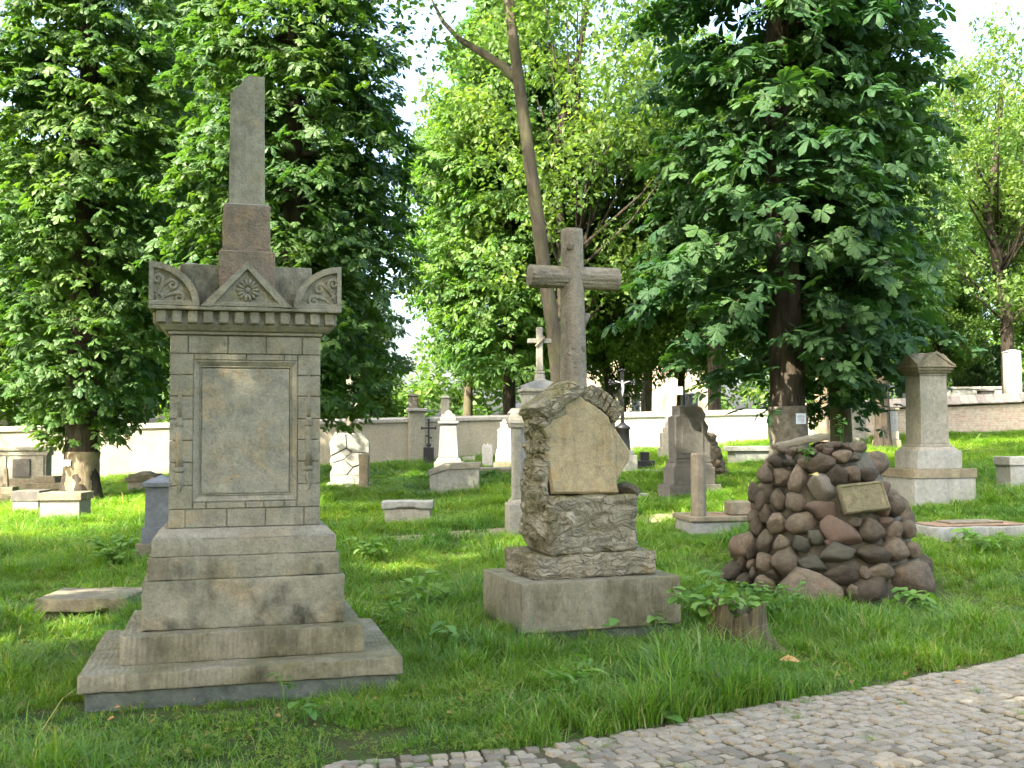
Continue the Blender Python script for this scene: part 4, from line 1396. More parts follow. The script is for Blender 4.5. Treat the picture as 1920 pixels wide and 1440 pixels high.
stack(t, k, [('step', 48, 40, 8), ('step', 36, 32, 10), ('headblock', 16, 18, 16)], 'black')
t, k = grave('grave_slab', 'pale flat slab edge lying just right of the crucifix base', 'grave slab', 1222, 889, 4, 58, 20)
stack(t, k, [('slab', 56, 18, 8)], 'concrete')
t, k = grave('grave_slab', 'small low grey slab in the grass beside the carved rock', 'grave slab', 1200, 935, 6, 36, 30)
stack(t, k, [('slab', 34, 28, 9)], 'concrete')
t, k = grave('stone_cross_grave', 'pale broad-armed stone cross on stepped blocks by the white wall', 'gravestone', 1262, 858, 0, 48, 40)
zc = stack(t, k, [('base', 46, 40, 19), ('block', 40, 34, 28), ('step', 30, 26, 9), ('foot', 24, 20, 10, .85)], 'palestone')
MB().prism([(-10 * k, 0), (10 * k, 0), (8 * k, 52 * k), (22 * k, 52 * k), (22 * k, 67 * k), (8 * k, 67 * k), (8 * k, 84 * k), (-8 * k, 84 * k), (-8 * k, 67 * k), (-22 * k, 67 * k), (-22 * k, 52 * k), (-8 * k, 52 * k)], -7 * k, 7 * k, 0, Matrix.Translation((0, 0, zc))).build('cross', M['white'], t)
t, k = grave('stone_post', 'short pale post on a dark slab beside the broad-armed cross', 'post', 1206, 845, 0, 34, 16)
stack(t, k, [('slab', 34, 16, 7, None, 'darkstone')], 'palestone')
stack(t, k, [('shaft', 12, 10, 24)], 'palestone', x=-10 * k, z=7 * k)
t, k = grave('dark_stele', 'dark grey broken-sided stele standing before the small cairn', 'gravestone', 1305, 931, 14, 104, 60)
zc = stack(t, k, [('base', 104, 60, 22), ('plinth', 84, 50, 32), ('moulding', 80, 46, 8, .92), ('neck', 72, 42, 8)], 'darkstone')
out = [(-34, 0), (36, 0), (38, 40), (30, 46), (34, 60), (26, 72), (28, 84), (20, 96), (8, 100), (-26, 100), (-26, 82), (-34, 78)]
MB().prism([(a * k, b * k) for a, b in out], -18 * k, 18 * k, .015, Matrix.Translation((0, 0, zc))).build('shaft', M['darkstone'], t)
MB().box(-22 * k, 22 * k, -19.5 * k, -18.05 * k, zc + 10 * k, zc + 76 * k, .01).build('inset_plaque', M['darkstone'], t)
t, k = grave('grave_plot', 'raised concrete grave plot filled with reddish gravel beside the boulder cairn', 'grave slab', 1372, 1000, 8, 150, 110)
MB().box(-76 * k, 76 * k, -55 * k, 55 * k, -.06, 22 * k, .02).build('body', M['concrete'], t)
for (a, b, c, d) in ((-80, 80, -60, -46), (-80, 80, 46, 60), (-80, -66, -45.8, 45.8), (66, 80, -45.8, 45.8)):
    MB().box(a * k, b * k, c * k, d * k, 22.2 * k, 32 * k, .012).build('kerb_stone', M['brownstone'], t)
MB().box(-65.8 * k, 65.8 * k, -45.6 * k, 45.6 * k, 22.2 * k, 29 * k, .004).build('gravel_bed', M['gravel'], t)
MB().box(15 * k, 60 * k, -10 * k, 30 * k, 29.2 * k, 56 * k, .02).build('concrete_block', M['brownstone'], t)
p = t.matrix_world
PQ = Vector((t.location.x, t.location.y, t.location.z)) + Vector((-52 * k, -46 * k, 32 * k))
t2 = thing('stone_post', 'octagonal stone post standing on the corner of the gravel plot', 'post', PQ, R(10))
zq = at(1321, 849, PQ.y).z - PQ.z
kq = PQ.y / F
MB().lathe([(14.5 * kq, 0), (14 * kq, zq * .3), (13.5 * kq, zq - 3 * kq), (11 * kq, zq)], 8).build('shaft', M['brownstone'], t2)

# small far cairn
pc = gp(1338, 902)
fc = thing('small_cairn', 'small far cairn of dark rubble behind the dark stele', 'cairn', pc + Vector((0, .5, -.02)), 0)
kc = pc.y / F
foot(pc + Vector((0, .5, 0)), 0, .8, .8)
MB().lathe([(34 * kc, -.05), (24 * kc, 40 * kc), (12 * kc, 84 * kc), (2 * kc, 92 * kc)], 14).build('mortar_core', M['mortar'], fc, True)
rn = random.Random(8)
for i in range(130):
    z = rn.uniform(0, 88) ; a = rn.uniform(0, 6.283)
    rr = (34 - z * .29)
    s = rn.uniform(4.5, 7.5) * kc
    obj('stone', BM['boulder'][rn.randrange(9)], fc, (rr * kc * math.cos(a), rr * kc * math.sin(a), z * kc), (rn.uniform(-1, 1), rn.uniform(-1, 1), a), (s * 1.2, s, s * .9))

t, k = grave('low_tomb', 'long low tomb with a flat lid left of the dark chestnut trunk', 'tomb', 1425, 870, 4, 100, 60)
stack(t, k, [('body', 92, 54, 24), ('lid', 106, 64, 9)], 'concrete')
t, k = grave('headstone', 'small white headstone in the sunny grass behind the small cairn', 'gravestone', 1352, 838, 0, 22, 8)
MB().prism([(-10 * k, -.06), (10 * k, -.06), (10 * k, 24 * k), (5 * k, 29 * k), (0, 27 * k), (-5 * k, 29 * k), (-10 * k, 24 * k)], -4 * k, 4 * k, .01).build('slab', M['white'], t)
t, k = grave('stone_post', 'slim grey post alone in the sunny grass before the white wall', 'post', 1389, 823, 0, 12, 12)
stack(t, k, [('shaft', 10, 10, 26), ('top', 10, 10, 3, .6)], 'palestone')
# --- right side
t, k = grave('pediment_monument', 'large pale pedestal monument with a gabled cornice on the right', 'monument', 1772, 947, 9, 122, 112)
zc = stack(t, k, [('lower_base', 124, 118, 50, None, 'concrete'), ('base_rim', 128, 122, 17, None, 'brownstone'), ('upper_base', 90, 86, 34, None, 'concrete'), ('moulding', 82, 80, 7, .86), ('moulding', 66, 64, 5), ('shaft', 58, 56, 130, .95), ('neck', 58, 56, 4)], 'palestone')
zc = stack(t, k, [('cornice', 64, 62, 6, 1.12), ('cornice', 74, 74, 5), ('cornice', 80, 80, 4)], 'brownstone', z=zc)
MB().prism([(-38 * k, 0), (38 * k, 0), (0, 25 * k)], -39 * k, 39 * k, 0, Matrix.Translation((0, 0, zc))).build('gable_roof', M['brownstone'], t)
fr = MB()
for s in (-1, 1):
    fr.prism([(s * 40 * k, 0), (s * 32 * k, 0), (0, 21 * k), (0, 27 * k)][::s], -41 * k, -39.1 * k, 0, Matrix.Translation((0, 0, zc)))
fr.build('raking_moulding', M['brownstone'], t)
MB().prism([(-39 * k, 0), (39 * k, 0), (0, 24 * k)], -38 * k, 38 * k, 0, Matrix.Translation((0, 0, zc + .003)) @ Matrix.Rotation(R(90), 4, 'Z')).build('cross_gable', M['brownstone'], t)
MB().box(-20 * k, 20 * k, -6 * k, 26 * k, zc + 12 * k, zc + 25 * k, .01).build('top_block', M['brownstone'], t)
t, k = grave('grey_stele', 'grey stele with a flat cap against the brick wall left of the gabled pedestal', 'gravestone', 1670, 842, 3, 42, 36)
stack(t, k, [('base', 42, 36, 17, None, 'brownstone'), ('plinth', 36, 32, 16, None, 'palestone'), ('shaft', 32, 28, 40), ('cap', 39, 34, 4, None, 'brownstone')], 'greystele')
t, k = grave('pale_stele', 'pale plain stele before the brick wall beside the mossy trunk', 'gravestone', 1613, 832, 2, 38, 30)
stack(t, k, [('base', 38, 30, 13), ('shaft', 28, 22, 56, .95)], 'palestone')
t, k = grave('dark_stele', 'small dark block stele between the two right trunks', 'gravestone', 1528, 820, 2, 36, 26)
stack(t, k, [('base', 34, 24, 10), ('shaft', 18, 16, 36), ('cap', 22, 20, 3)], 'darkstone', x=-6 * k)
t, k = grave('stone_post', 'blue-grey square post just behind the boulder cairn', 'post', 1654, 918, 8, 32, 32)
stack(t, k, [('shaft', 25, 25, 66, .97), ('top', 26, 26, 5, .25)], 'concrete')
t, k = grave('iron_rail_post', 'thin black iron post with a flat box top behind the cairn', 'post', 1606, 862, 4, 30, 26)
stack(t, k, [('foot', 26, 22, 4), ('shaft', 5, 5, 18), ('box_top', 34, 26, 12, None, 'darkstone')], 'black')
t, k = grave('grave_slab', 'wide flat slab with dead leaves on top at the right edge', 'grave slab', 1850, 1012, 10, 210, 110)
rbox(200 * k, 104 * k, 24 * k + .06, .015, 40, .008, 4, 13, chip=.03, z0=-.06).build('slab', M['concrete'], t, True)
MB().box(-92 * k, 94 * k, -44 * k, 44 * k, 24.5 * k, 27 * k, .006).build('litter_bed', M['gravel'], t)
MB().box(-50 * k, 60 * k, -20 * k, 30 * k, 27.2 * k, 31 * k, .006).build('cracked_lid', M['brownstone'], t)
t, k = grave('box_tomb', 'grey box tomb cut off by the right picture edge', 'tomb', 1925, 917, 4, 64, 56)
stack(t, k, [('body', 58, 52, 44), ('lid', 64, 58, 16)], 'concrete')
# leaning stone on top of the cairn
q0, q1 = at(1449, 838, 10.75), at(1550, 818, 10.75)
ln = thing('broken_slab', 'narrow broken stone slab lying slanted on top of the boulder cairn', 'stone slab', (q0 + q1) / 2, 0)
ln.rotation_euler = (0, -math.atan2(q1.z - q0.z, q1.x - q0.x), .05)
s_ = rbox((q1 - q0).length, .24, .062, .015, 26, .012, 6, 33, chip=.03, z0=-.03)
s_.build('slab', M['brownstone'], ln, True)

# --- beyond the walls
def far(name, label, px, py_top, d, kind, w_=20, mat='white', py_b=790):
    pt = at(px, py_top, d)
    z0 = gz(pt.x, pt.y)
    k = d / F
    t = thing(name, label, 'gravestone' if kind != 'post' else 'post', (pt.x, pt.y, z0))
    H = (pt.z - z0)
    if kind == 'cross':
        MB().box(-.3 - w_ * k * .1, .3 + w_ * k * .1, -.25, .25, -.1, H * .28, .01).build('base', M[mat], t)
        a = .10 * w_ * k
        MB().box(-a, a, -a, a, H * .28 + .001, H, .008).build('cross_post', M[mat], t)
        za_ = H - w_ * k * .35
        for s in (-1, 1):
            xs_ = sorted((s * a * 1.01, s * w_ * k / 2))
            MB().box(xs_[0], xs_[1], -a * .9, a * .9, za_ - a, za_ + a, .008).build('cross_arm', M[mat], t)
    elif kind == 'post':
        MB().box(-w_ * k / 2, w_ * k / 2, -w_ * k / 2, w_ * k / 2, -.1, H - .08, .015).build('shaft', M[mat], t)
        MB().box(-w_ * k * .58, w_ * k * .58, -w_ * k * .58, w_ * k * .58, H - .079, H, .01, top=(.3, .3)).build('cap', M[mat], t)
    else:
        MB().box(-w_ * k * .6, w_ * k * .6, -.3, .3, -.1, H * .4, .01).build('base', M[mat], t)
        MB().box(-w_ * k / 2, w_ * k / 2, -.22, .22, H * .4 + .001, H - .1, .01, top=(.85, .85)).build('shaft', M[mat], t)
        MB().box(-w_ * k * .55, w_ * k * .55, -.26, .26, H - .099, H, .01, top=(.5, .5)).build('cap', M[mat], t)
    return t
far('far_cross', 'thin black cross beyond the white wall, right of the crucifix', 1208, 712, 41, 'cross', 13, 'black')
far('far_cross', 'pale stone cross beyond the white wall directly behind the crucifix', 1162, 730, 43, 'cross', 32, 'palestone')
far('far_cross', 'pale stone cross beyond the white wall above the broad-armed cross', 1278, 724, 44, 'cross', 26, 'palestone')
far('far_cross', 'second thin black cross beyond the white wall near the dark stele', 1292, 738, 42, 'cross', 12, 'black')
far('far_stele', 'white stele beyond the cream wall, left of the tall monument', 262, 748, 45, 'stele', 34, 'white')
far('far_stele', 'pale stele beyond the cream wall at the far left edge', 8, 772, 42, 'stele', 26, 'white')
far('far_stele', 'dark stele beyond the cream wall near the wall pillar', 775, 738, 45, 'stele', 20, 'darkstone')
far('far_stele', 'pale stele beyond the wall behind the iron cross', 835, 742, 48, 'stele', 18, 'white')
far('far_post', 'tall whitish square post beyond the brick wall at the right', 1897, 656, 38.5, 'post', 24, 'white')
far('far_stele', 'low dark stele beyond the brick wall left of the whitish post', 1848, 728, 40, 'stele', 30, 'darkstone')
pw = at(1840, 725, 43)
t = thing('concrete_wall', 'low grey concrete wall far behind the brick wall at right', 'wall', (pw.x, pw.y, gz(pw.x, pw.y)))
MB().box(-3.2, 1.6, 0, .3, -.2, pw.z - t.location.z - .09, .01).build('wall_face', M['concrete'], t)
MB().box(-3.25, 1.65, -.05, .35, pw.z - t.location.z - .089, pw.z - t.location.z, .01).build('coping', M['coping'], t)

# cream house beyond the white wall
ph_ = at(1200, 700, 62)
hs = thing('cream_house', 'sunlit cream house seen through the trees beyond the white wall', 'house', (ph_.x, ph_.y, gz(ph_.x, ph_.y)), R(-8))
M['creamwall'] = stone('cream_house_plaster', (.50, .42, .30), (.56, .48, .35), 1.0, bump=.1)
MB().box(-4.2, 4.2, 0, 8, -.4, 6.6, .03).build('wall', M['creamwall'], hs)
M['rooftile'] = stone('house_roof_tile', (.22, .12, .085), (.30, .17, .12), 4, bump=.4)
M['glass'] = stone('window_glass', (.04, .05, .06), (.06, .07, .08), 2, bump=.0, rough=.1, spec=.6)
MB().prism([(-.5, 6.6), (8.5, 6.6), (4, 9.6)], -4.6, 4.6, 0, Matrix.Rotation(R(90), 4, 'Z')).build('roof', M['rooftile'], hs)
for zz_ in (1.0, 3.9):
    for x in (-2.8, 0, 2.8):
        wi = MB().box(x - .5, x + .5, -.03, .05, zz_, zz_ + 1.5, .01).build('window', M['glass'], hs)
        f = MB()
        for (a, b, c, d) in ((-.58, -.5, 0, 1.5), (.5, .58, 0, 1.5), (-.58, .58, -.09, -.001), (-.58, .58, 1.501, 1.59), (-.03, .03, .001, 1.499)):
            f.box(x + a + .001, x + b - .001, -.06, .06, zz_ + c, zz_ + d, .005)
        f.build('frame', M['white'], wi)

# ================================================================== foliage
def np_mesh(name, V, Fc, mat, smooth=False):
    V = np.ascontiguousarray(V, dtype=np.float32).reshape(-1, 3)
    Fc = np.ascontiguousarray(Fc, dtype=np.int32)
    me = bpy.data.meshes.new(name)
    n, m = len(Fc), Fc.shape[1]
    me.vertices.add(len(V))
    me.vertices.foreach_set('co', V.ravel())
    me.loops.add(n * m)
    me.loops.foreach_set('vertex_index', Fc.ravel())
    me.polygons.add(n)
    me.polygons.foreach_set('loop_start', np.arange(0, n * m, m, dtype=np.int32))
    me.polygons.foreach_set('use_smooth', np.full(n, smooth))
    me.update(calc_edges=True)
    me.materials.append(mat)
    return me

def scatter(T, TF, P, az, tilt, roll, sc):
    """copies of template T (k,3) at P with heading, tilt and roll"""
    n = len(P)
    ca, sa = np.cos(az), np.sin(az)
    ct, st = np.cos(tilt), np.sin(tilt)
    cr_, sr = np.cos(roll), np.sin(roll)
    o, z = np.ones(n), np.zeros(n)
    Rz = np.stack([np.stack([ca, -sa, z], 1), np.stack([sa, ca, z], 1), np.stack([z, z, o], 1)], 1)
    Ry = np.stack([np.stack([ct, z, st], 1), np.stack([z, o, z], 1), np.stack([-st, z, ct], 1)], 1)
    Rx = np.stack([np.stack([o, z, z], 1), np.stack([z, cr_, -sr], 1), np.stack([z, sr, cr_], 1)], 1)
    Rm = Rz @ Ry @ Rx
    V = np.einsum('nij,kj->nki', Rm, T) * sc[:, None, None] + P[:, None, :]
    Fc = TF[None, :, :] + (np.arange(n) * len(T))[:, None, None]
    return V.reshape(-1, 3), Fc.reshape(-1, TF.shape[1])

def palmate(n=7, droop=.42, seed=0):
    rn = random.Random(seed)
    vs = [(0, 0, 0)]
    fs = []
    for i in range(n):
        a = R(-128 + 256 * i / (n - 1) + rn.uniform(-7, 7))
        L = (1.0 - .38 * abs(a) / R(128)) * rn.uniform(.85, 1.08)
        w_ = .235 * L + .02
        c, s = math.cos(a), math.sin(a)
        def P(r, q, z): return (c * r - s * q, s * r + c * q, z)
        b = len(vs)
        dp_ = droop * rn.uniform(.6, 1.4)
        dz = lambda r: -dp_ * r * r + .10 * r
        vs += [P(.38 * L, w_ * .55, dz(.38 * L) - .01), P(.36 * L, 0, dz(.36 * L) + .02), P(.38 * L, -w_ * .55, dz(.38 * L) - .01),
               P(.76 * L, w_, dz(.76 * L) - .045), P(.74 * L, 0, dz(.74 * L) + .02), P(.76 * L, -w_, dz(.76 * L) - .045), P(L, 0, dz(L) - .02)]
        fs += [(0, b, b + 1), (0, b + 1, b + 2), (b, b + 3, b + 4), (b, b + 4, b + 1), (b + 1, b + 4, b + 5), (b + 1, b + 5, b + 2), (b + 3, b + 6, b + 4), (b + 4, b + 6, b + 5)]
    return np.array(vs), np.array(fs)
LEAF7 = [palmate(7, .42, 1), palmate(5, .75, 2), palmate(7, .25, 3)]
LEAF5 = [palmate(5, .4, 4), palmate(5, .7, 5), palmate(6, .3, 6)]

def chestnut(seed, prof, nlimb, leafr, dens=1.0, zlo=None, fill=.45, tmpl=LEAF7):
    """leaf positions and limbs of a chestnut whose crown radius follows prof [(z, r)]"""
    rg = np.random.default_rng(seed)
    zs, rs = np.array([p[0] for p in prof]), np.array([p[1] for p in prof])
    P, AZ, limbs = [], [], MB()
    for i in range(nlimb):
        z0 = zs[0] + (zs[-1] - zs[0]) * ((i + rg.random()) / nlimb)
        az = i * 2.399963 + rg.normal(0, .25)
        Rr = np.interp(z0, zs, rs) * rg.uniform(.72, 1.12)
        rise = rg.uniform(.25, .5) * Rr
        d = np.array([math.cos(az), math.sin(az), 0])
        def lp(t):
            return d * Rr * t + np.array([0, 0, z0 + rise * (1 - t) ** 0.8 * (1 - .0 * t) + rise * .35 * math.sin(t * 3.1) - rise * .0])
        pts = [lp(t) for t in (0, .2, .4, .6, .8, 1)]
        limbs.tube(pts, [.014 * Rr + .012, .012 * Rr + .01, .009 * Rr + .009, .013, .009, .004], 6)
        nt = max(3, int(Rr * 3.0 * dens))
        for j in range(nt + 1):
            t = .22 + .78 * j / nt
            b = lp(t)
            for sd in ((-1, 1) if j < nt else (0,)):
                ta = az + sd * rg.uniform(.7, 1.15)
                tl = (.22 + .36 * Rr * (1.12 - t)) * rg.uniform(.7, 1.2)
                td = np.array([math.cos(ta), math.sin(ta), rg.uniform(-.35, .1)])
                nn = max(1, int(tl / (leafr * .9)))
                for q in range(nn + 1):
                    c = b + td * tl * (q + .3) / (nn + .3)
                    for r_ in range(2 if q < nn else 3):
                        P.append(c + rg.normal(0, .07, 3) * (leafr / .22))
                        AZ.append(ta + rg.normal(0, .75))
    nf = int(fill * len(P))
    zf = rg.uniform(zs[0] - .2, zs[-1], nf)
    af = rg.uniform(0, 6.283, nf)
    rf = np.interp(zf, zs, rs) * (.45 + .55 * rg.random(nf) ** .5)
    ok = np.array([mnoise.noise(Vector((r_ * math.cos(a) * .9, r_ * math.sin(a) * .9, z_ * 1.5 + seed))) for r_, a, z_ in zip(rf, af, zf)]) > -.12
    P = np.concatenate([np.array(P), np.stack([rf * np.cos(af), rf * np.sin(af), zf], 1)[ok]])
    AZ = np.concatenate([np.array(AZ), (af + rg.normal(0, .6, nf))[ok]])
    n = len(P)
    VV, FF, b = [], [], 0
    part = rg.integers(0, 3, n)
    for q, tm in enumerate(tmpl):
        m = part == q
        V, Fc = scatter(tm[0], tm[1], P[m], AZ[m], rg.normal(.40, .30, m.sum()), rg.normal(0, .36, m.sum()), leafr * rg.uniform(.5, 1.25, m.sum()))
        VV.append(V); FF.append(Fc + b); b += len(V)
    return np.concatenate(VV), np.concatenate(FF), limbs

def trunk_mb(pts, rad, seed=1, n=18, flare=True, seg=6):
    P, Rr = [], []
    for i in range(len(pts) - 1):
        for j in range(seg):
            t = j / seg
            P.append(Vector(pts[i]).lerp(Vector(pts[i + 1]), t))
            Rr.append(rad[i] + (rad[i + 1] - rad[i]) * t)
    P.append(Vector(pts[-1])); Rr.append(rad[-1])
    def fn(g, t):
        v = 1 + .07 * mnoise.noise(Vector((math.cos(g) * 1.6 + seed, math.sin(g) * 1.6, t * 6))) + .03 * mnoise.noise(Vector((math.cos(g) * 5, math.sin(g) * 5 + seed, t * 10)))
        if flare and t < .12:
            v += (.12 - t) / .12 * (.25 + .16 * math.cos(g * 5 + seed))
        return v
    return MB().tube(P, Rr, n, None, fn)

def chestnut_tree(label, loc, mesh_leaf, limbs_me, height, r, yaw=0, bark='bark', scale=1.0, bow=0.0, group=None, name='chestnut_tree'):
    t = thing(name, label, 'tree', (loc[0], loc[1], gz(loc[0], loc[1])), 0, group)
    tr = trunk_mb([(0, 0, -.15), (bow * .3, 0, height * .12), (bow, 0, height * .35), (bow * .6, .1, height * .65), (0, 0, height)], [r * 1.12, r, r * .9, r * .6, .05], loc[0])
    tr.build('trunk', M[bark], t, True)
    c = obj('crown', mesh_leaf, t, None, (0, 0, yaw), (scale,) * 3)
    if limbs_me: obj('limbs', limbs_me, t, None, (0, 0, yaw), (scale,) * 3)
    foot(loc, 0, r * 1.6, r * 1.6)
    return t

# right chestnut
V, Fc, lm = chestnut(5, [(1.7, 1.3), (2.3, 1.9), (3.6, 2.6), (5.6, 2.5), (9, 2.4), (12, 2.2), (15, 1.0)], 86, .25, 1.0, fill=.08)
crA = np_mesh('crown', V, Fc, M['leafA']); liA = lm.mesh('limbs', M['bark'], True)
p = at(1480, 800, 18.0)
chestnut_tree('dark-leaved horse chestnut standing directly behind the boulder cairn', (p.x, p.y), crA, liA, 14.5, .285, 0, bow=-.08)
for (px_, d_, r_, z0_, z1_) in ((1480, 18.0, .30, -.1, 1.95),):
    q_ = at(px_, 800, d_)
    nb = trunk_mb([(q_.x, q_.y, gz(q_.x, q_.y) + z0_), (q_.x - .01, q_.y, gz(q_.x, q_.y) + 1.0), (q_.x - .025, q_.y, at(px_, 762, d_).z)], [r_ * 1.18, r_ * 1.08, r_ * 1.05], 3.3, 24, False)
    tree_r = [o for o in bpy.data.objects if o.get('label', '').startswith('dark-leaved')][0]
    nb.v = [(x - tree_r.location.x, y - tree_r.location.y, z - tree_r.location.z) for x, y, z in nb.v]
    nb.build('netting_wrap', M['netting'], tree_r, True)
# left chestnut
V, Fc, lm = chestnut(8, [(1.5, 1.0), (2.2, 1.6), (3.2, 2.0), (5, 2.3), (8, 2.9), (12, 2.6), (15, 1.0)], 100, .205, 1.0)
crB = np_mesh('crown', V, Fc, M['leafB']); liB = lm.mesh('limbs', M['bark'], True)
p = gp(138, 944)
tl = chestnut_tree('sunlit horse chestnut with sunlight painted pale on its thick lower trunk at the left', (p.x, p.y + .4), crB, liB, 14.5, .36, 0, bark='bark', bow=.05)
lt = trunk_mb([(0, 0, -.1), (.01, 0, .55), (.02, 0, 1.15)], [.47, .40, .385], p.x, 24)
lt.build('sunlit_lower_bark', M['barkpale'], tl, True)  # sunlight on the trunk foot, put into a paler sleeve colour
# second chestnut behind the obelisk
V, Fc, lm = chestnut(21, [(1.7, 1.3), (2.4, 2.1), (4.2, 2.45), (7, 2.4), (10, 2.2), (14, 1.0)], 96, .20, 1.0)
crC = np_mesh('crown', V, Fc, M['leafB2']); liC = lm.mesh('limbs', M['bark'], True)
p = at(548, 800, 21.5)
chestnut_tree('dark horse chestnut right behind the tall obelisk monument', (p.x, p.y), crC, liC, 14, .24, 0)
# middle chestnut, slim and bright
V, Fc, lm = chestnut(33, [(1.9, 1.5), (2.7, 2.3), (4.6, 2.7), (7, 2.5), (9.5, 1.9), (12.5, .7)], 104, .20, 1.0, tmpl=LEAF5)
crD = np_mesh('crown', V, Fc, M['leafY']); liD = lm.mesh('limbs', M['bark'], True)
p = at(955, 800, 40.5)
chestnut_tree('broad bright green chestnut in the middle, left of the leaning trunk', (p.x, p.y), crD, liD, 17, .24, 0, scale=1.45)
V, Fc, lm = chestnut(61, [(4.2, 1.2), (5.0, 2.4), (7, 2.9), (10, 2.6), (13, 1.0)], 70, .21, 1.0, tmpl=LEAF5)
crE = np_mesh('crown', V, Fc, M['leafB']); liE = lm.mesh('limbs', M['bark'], True)
# mossy-trunk chestnut beside the dark one
p = at(1578, 800, 19.6)
chestnut_tree('smaller chestnut with a mossy trunk right beside the dark chestnut', (p.x, p.y), crA, liA, 13, .19, 2.1, bark='barkmoss', bow=-.06, scale=.72)
p = at(330, 800, 41)
chestnut_tree('chestnut beyond the cream wall between the left chestnut and the obelisk', (p.x, p.y), crC, liC, 18, .25, 4.0, scale=1.35)
# unseen trees outside the picture that shade the near monuments and the cream wall
for i, (x, y, sc, ya, lab) in enumerate(((-7.2, .2, 1.55, 1.0, 'broad chestnut left of the path, outside the picture'), (-3.2, -4.6, 1.5, 2.2, 'broad chestnut behind the viewer, outside the picture'), (-18.5, 21.5, 1.2, 3.0, 'chestnut left of the picture near the wall tomb'), (-24, 30, 1.2, 3.6, 'chestnut far left of the picture near the cream wall'), (-11.6, 6.4, 1.45, 5.0, 'broad chestnut far left of the tall monument, outside the picture'))):
    t = chestnut_tree(lab, (x, y), crA, liA, 14.5 * sc, .34, ya, scale=sc, group='chestnuts beside the viewer')

for (px_, d_, sc_, ya_, bk, lab) in ((1338, 39.5, 1.15, 1.3, 'bark', 'chestnut with a slim trunk beyond the white wall, left of the dark chestnut'), (1541, 31, 1.0, 2.7, 'barkpale', 'chestnut whose pale trunk shows between the dark and the mossy trunk'), (1655, 30.5, .85, 5.1, 'bark', 'shade chestnut added behind the mossy trunk, left of the gabled pedestal'), (430, 30, .95, .4, 'bark', 'shade chestnut added behind the tall monument, its crown behind the obelisk'), (574, 31, .82, 3.1, 'bark', 'shade chestnut added behind the right edge of the tall monument')):  # trees behind the monument and left of the pedestal added to shade walls
    q_ = at(px_, 800, d_)
    t = chestnut_tree(lab, (q_.x, q_.y), crE, liE, 13, .2, ya_, bark=bk, scale=sc_)
# leaning grey trunk
base = at(1060, 800, 17)
t = thing('leaning_tree', 'tree with a tall smooth leaning grey trunk behind the log cross', 'tree', (base.x, base.y, gz(base.x, base.y)))
o0 = t.location
PT = [(1062, 830, 26), (1046, 690, 17), (1038, 620, 16), (1020, 500, 15.5), (1000, 350, 14), (985, 240, 13.5), (972, 150, 13.5), (958, 40, 11), (950, -60, 12), (940, -220, 9), (930, -420, 4)]
pts = [Vector((0, 0, -.15))] + [at(a, b, 17) - o0 for a, b, c in PT]
trunk_mb(pts, [.22] + [c * .86 * 17 / F for a, b, c in PT], 4, 16, False, 4).build('trunk', M['barkgrey'], t, True)
br = [at(a, b, 17 + i * .25) - o0 for i, (a, b) in enumerate(((968, 150), (945, 125), (905, 100), (862, 74), (830, 40), (800, -20)))]
trunk_mb(br, [.085, .075, .062, .05, .035, .01], 9, 10, False, 3).build('branch', M['barkgrey'], t, True)

def clumps(seed, centres, radii, per, leaf, flat=.7, up=.6):
    rg = np.random.default_rng(seed)
    P = []
    for c, r in zip(centres, radii):
        n = int(per * (r / .8) ** 2)
        d = rg.normal(0, 1, (n, 3))
        d /= np.linalg.norm(d, axis=1)[:, None]
        rad = r * rg.random(n) ** .45
        d[:, 2] *= flat
        P.append(c + d * rad[:, None])
    P = np.concatenate(P)
    n = len(P)
    T = np.array([(0, 0, 0), (.45, .30, .03), (1, 0, -.10), (.45, -.30, .03), (.5, 0, -.02)])
    TF = np.array([(0, 4, 1), (1, 4, 2), (2, 4, 3), (3, 4, 0)])
    return scatter(T, TF, P, rg.uniform(0, 6.283, n), rg.normal(.35, .45, n), rg.normal(0, .5, n), leaf * rg.uniform(.6, 1.3, n))

def crown_cl(seed, R_, z0, z1, n, rmin=.5, rmax=1.1, droop=0):
    rg = np.random.default_rng(seed)
    C, Rr = [], []
    zc, hz = (z0 + z1) / 2, (z1 - z0) / 2
    while len(C) < n:
        d = rg.normal(0, 1, 3); d /= np.linalg.norm(d)
        q = rg.random() ** .4
        x, y, z = d * q
        env = R_ * (1 - .25 * max(0, z)) 
        C.append(np.array([x * env, y * env, zc + z * hz]))
        Rr.append(rg.uniform(rmin, rmax))
    return np.array(C), np.array(Rr)

rgc = np.random.default_rng(2)
C1, R1 = crown_cl(41, 3.6, 0, 6.0, 95, .5, 1.0)
C1[:, 0] += base.x * 0 + (at(840, -60, 17).x - o0.x)
C1[:, 2] += at(950, 60, 17).z - o0.z - .3
V, Fc = clumps(42, C1, R1, 150, .13)
obj('crown', np_mesh('crown', V, Fc, M['leafC']), t)

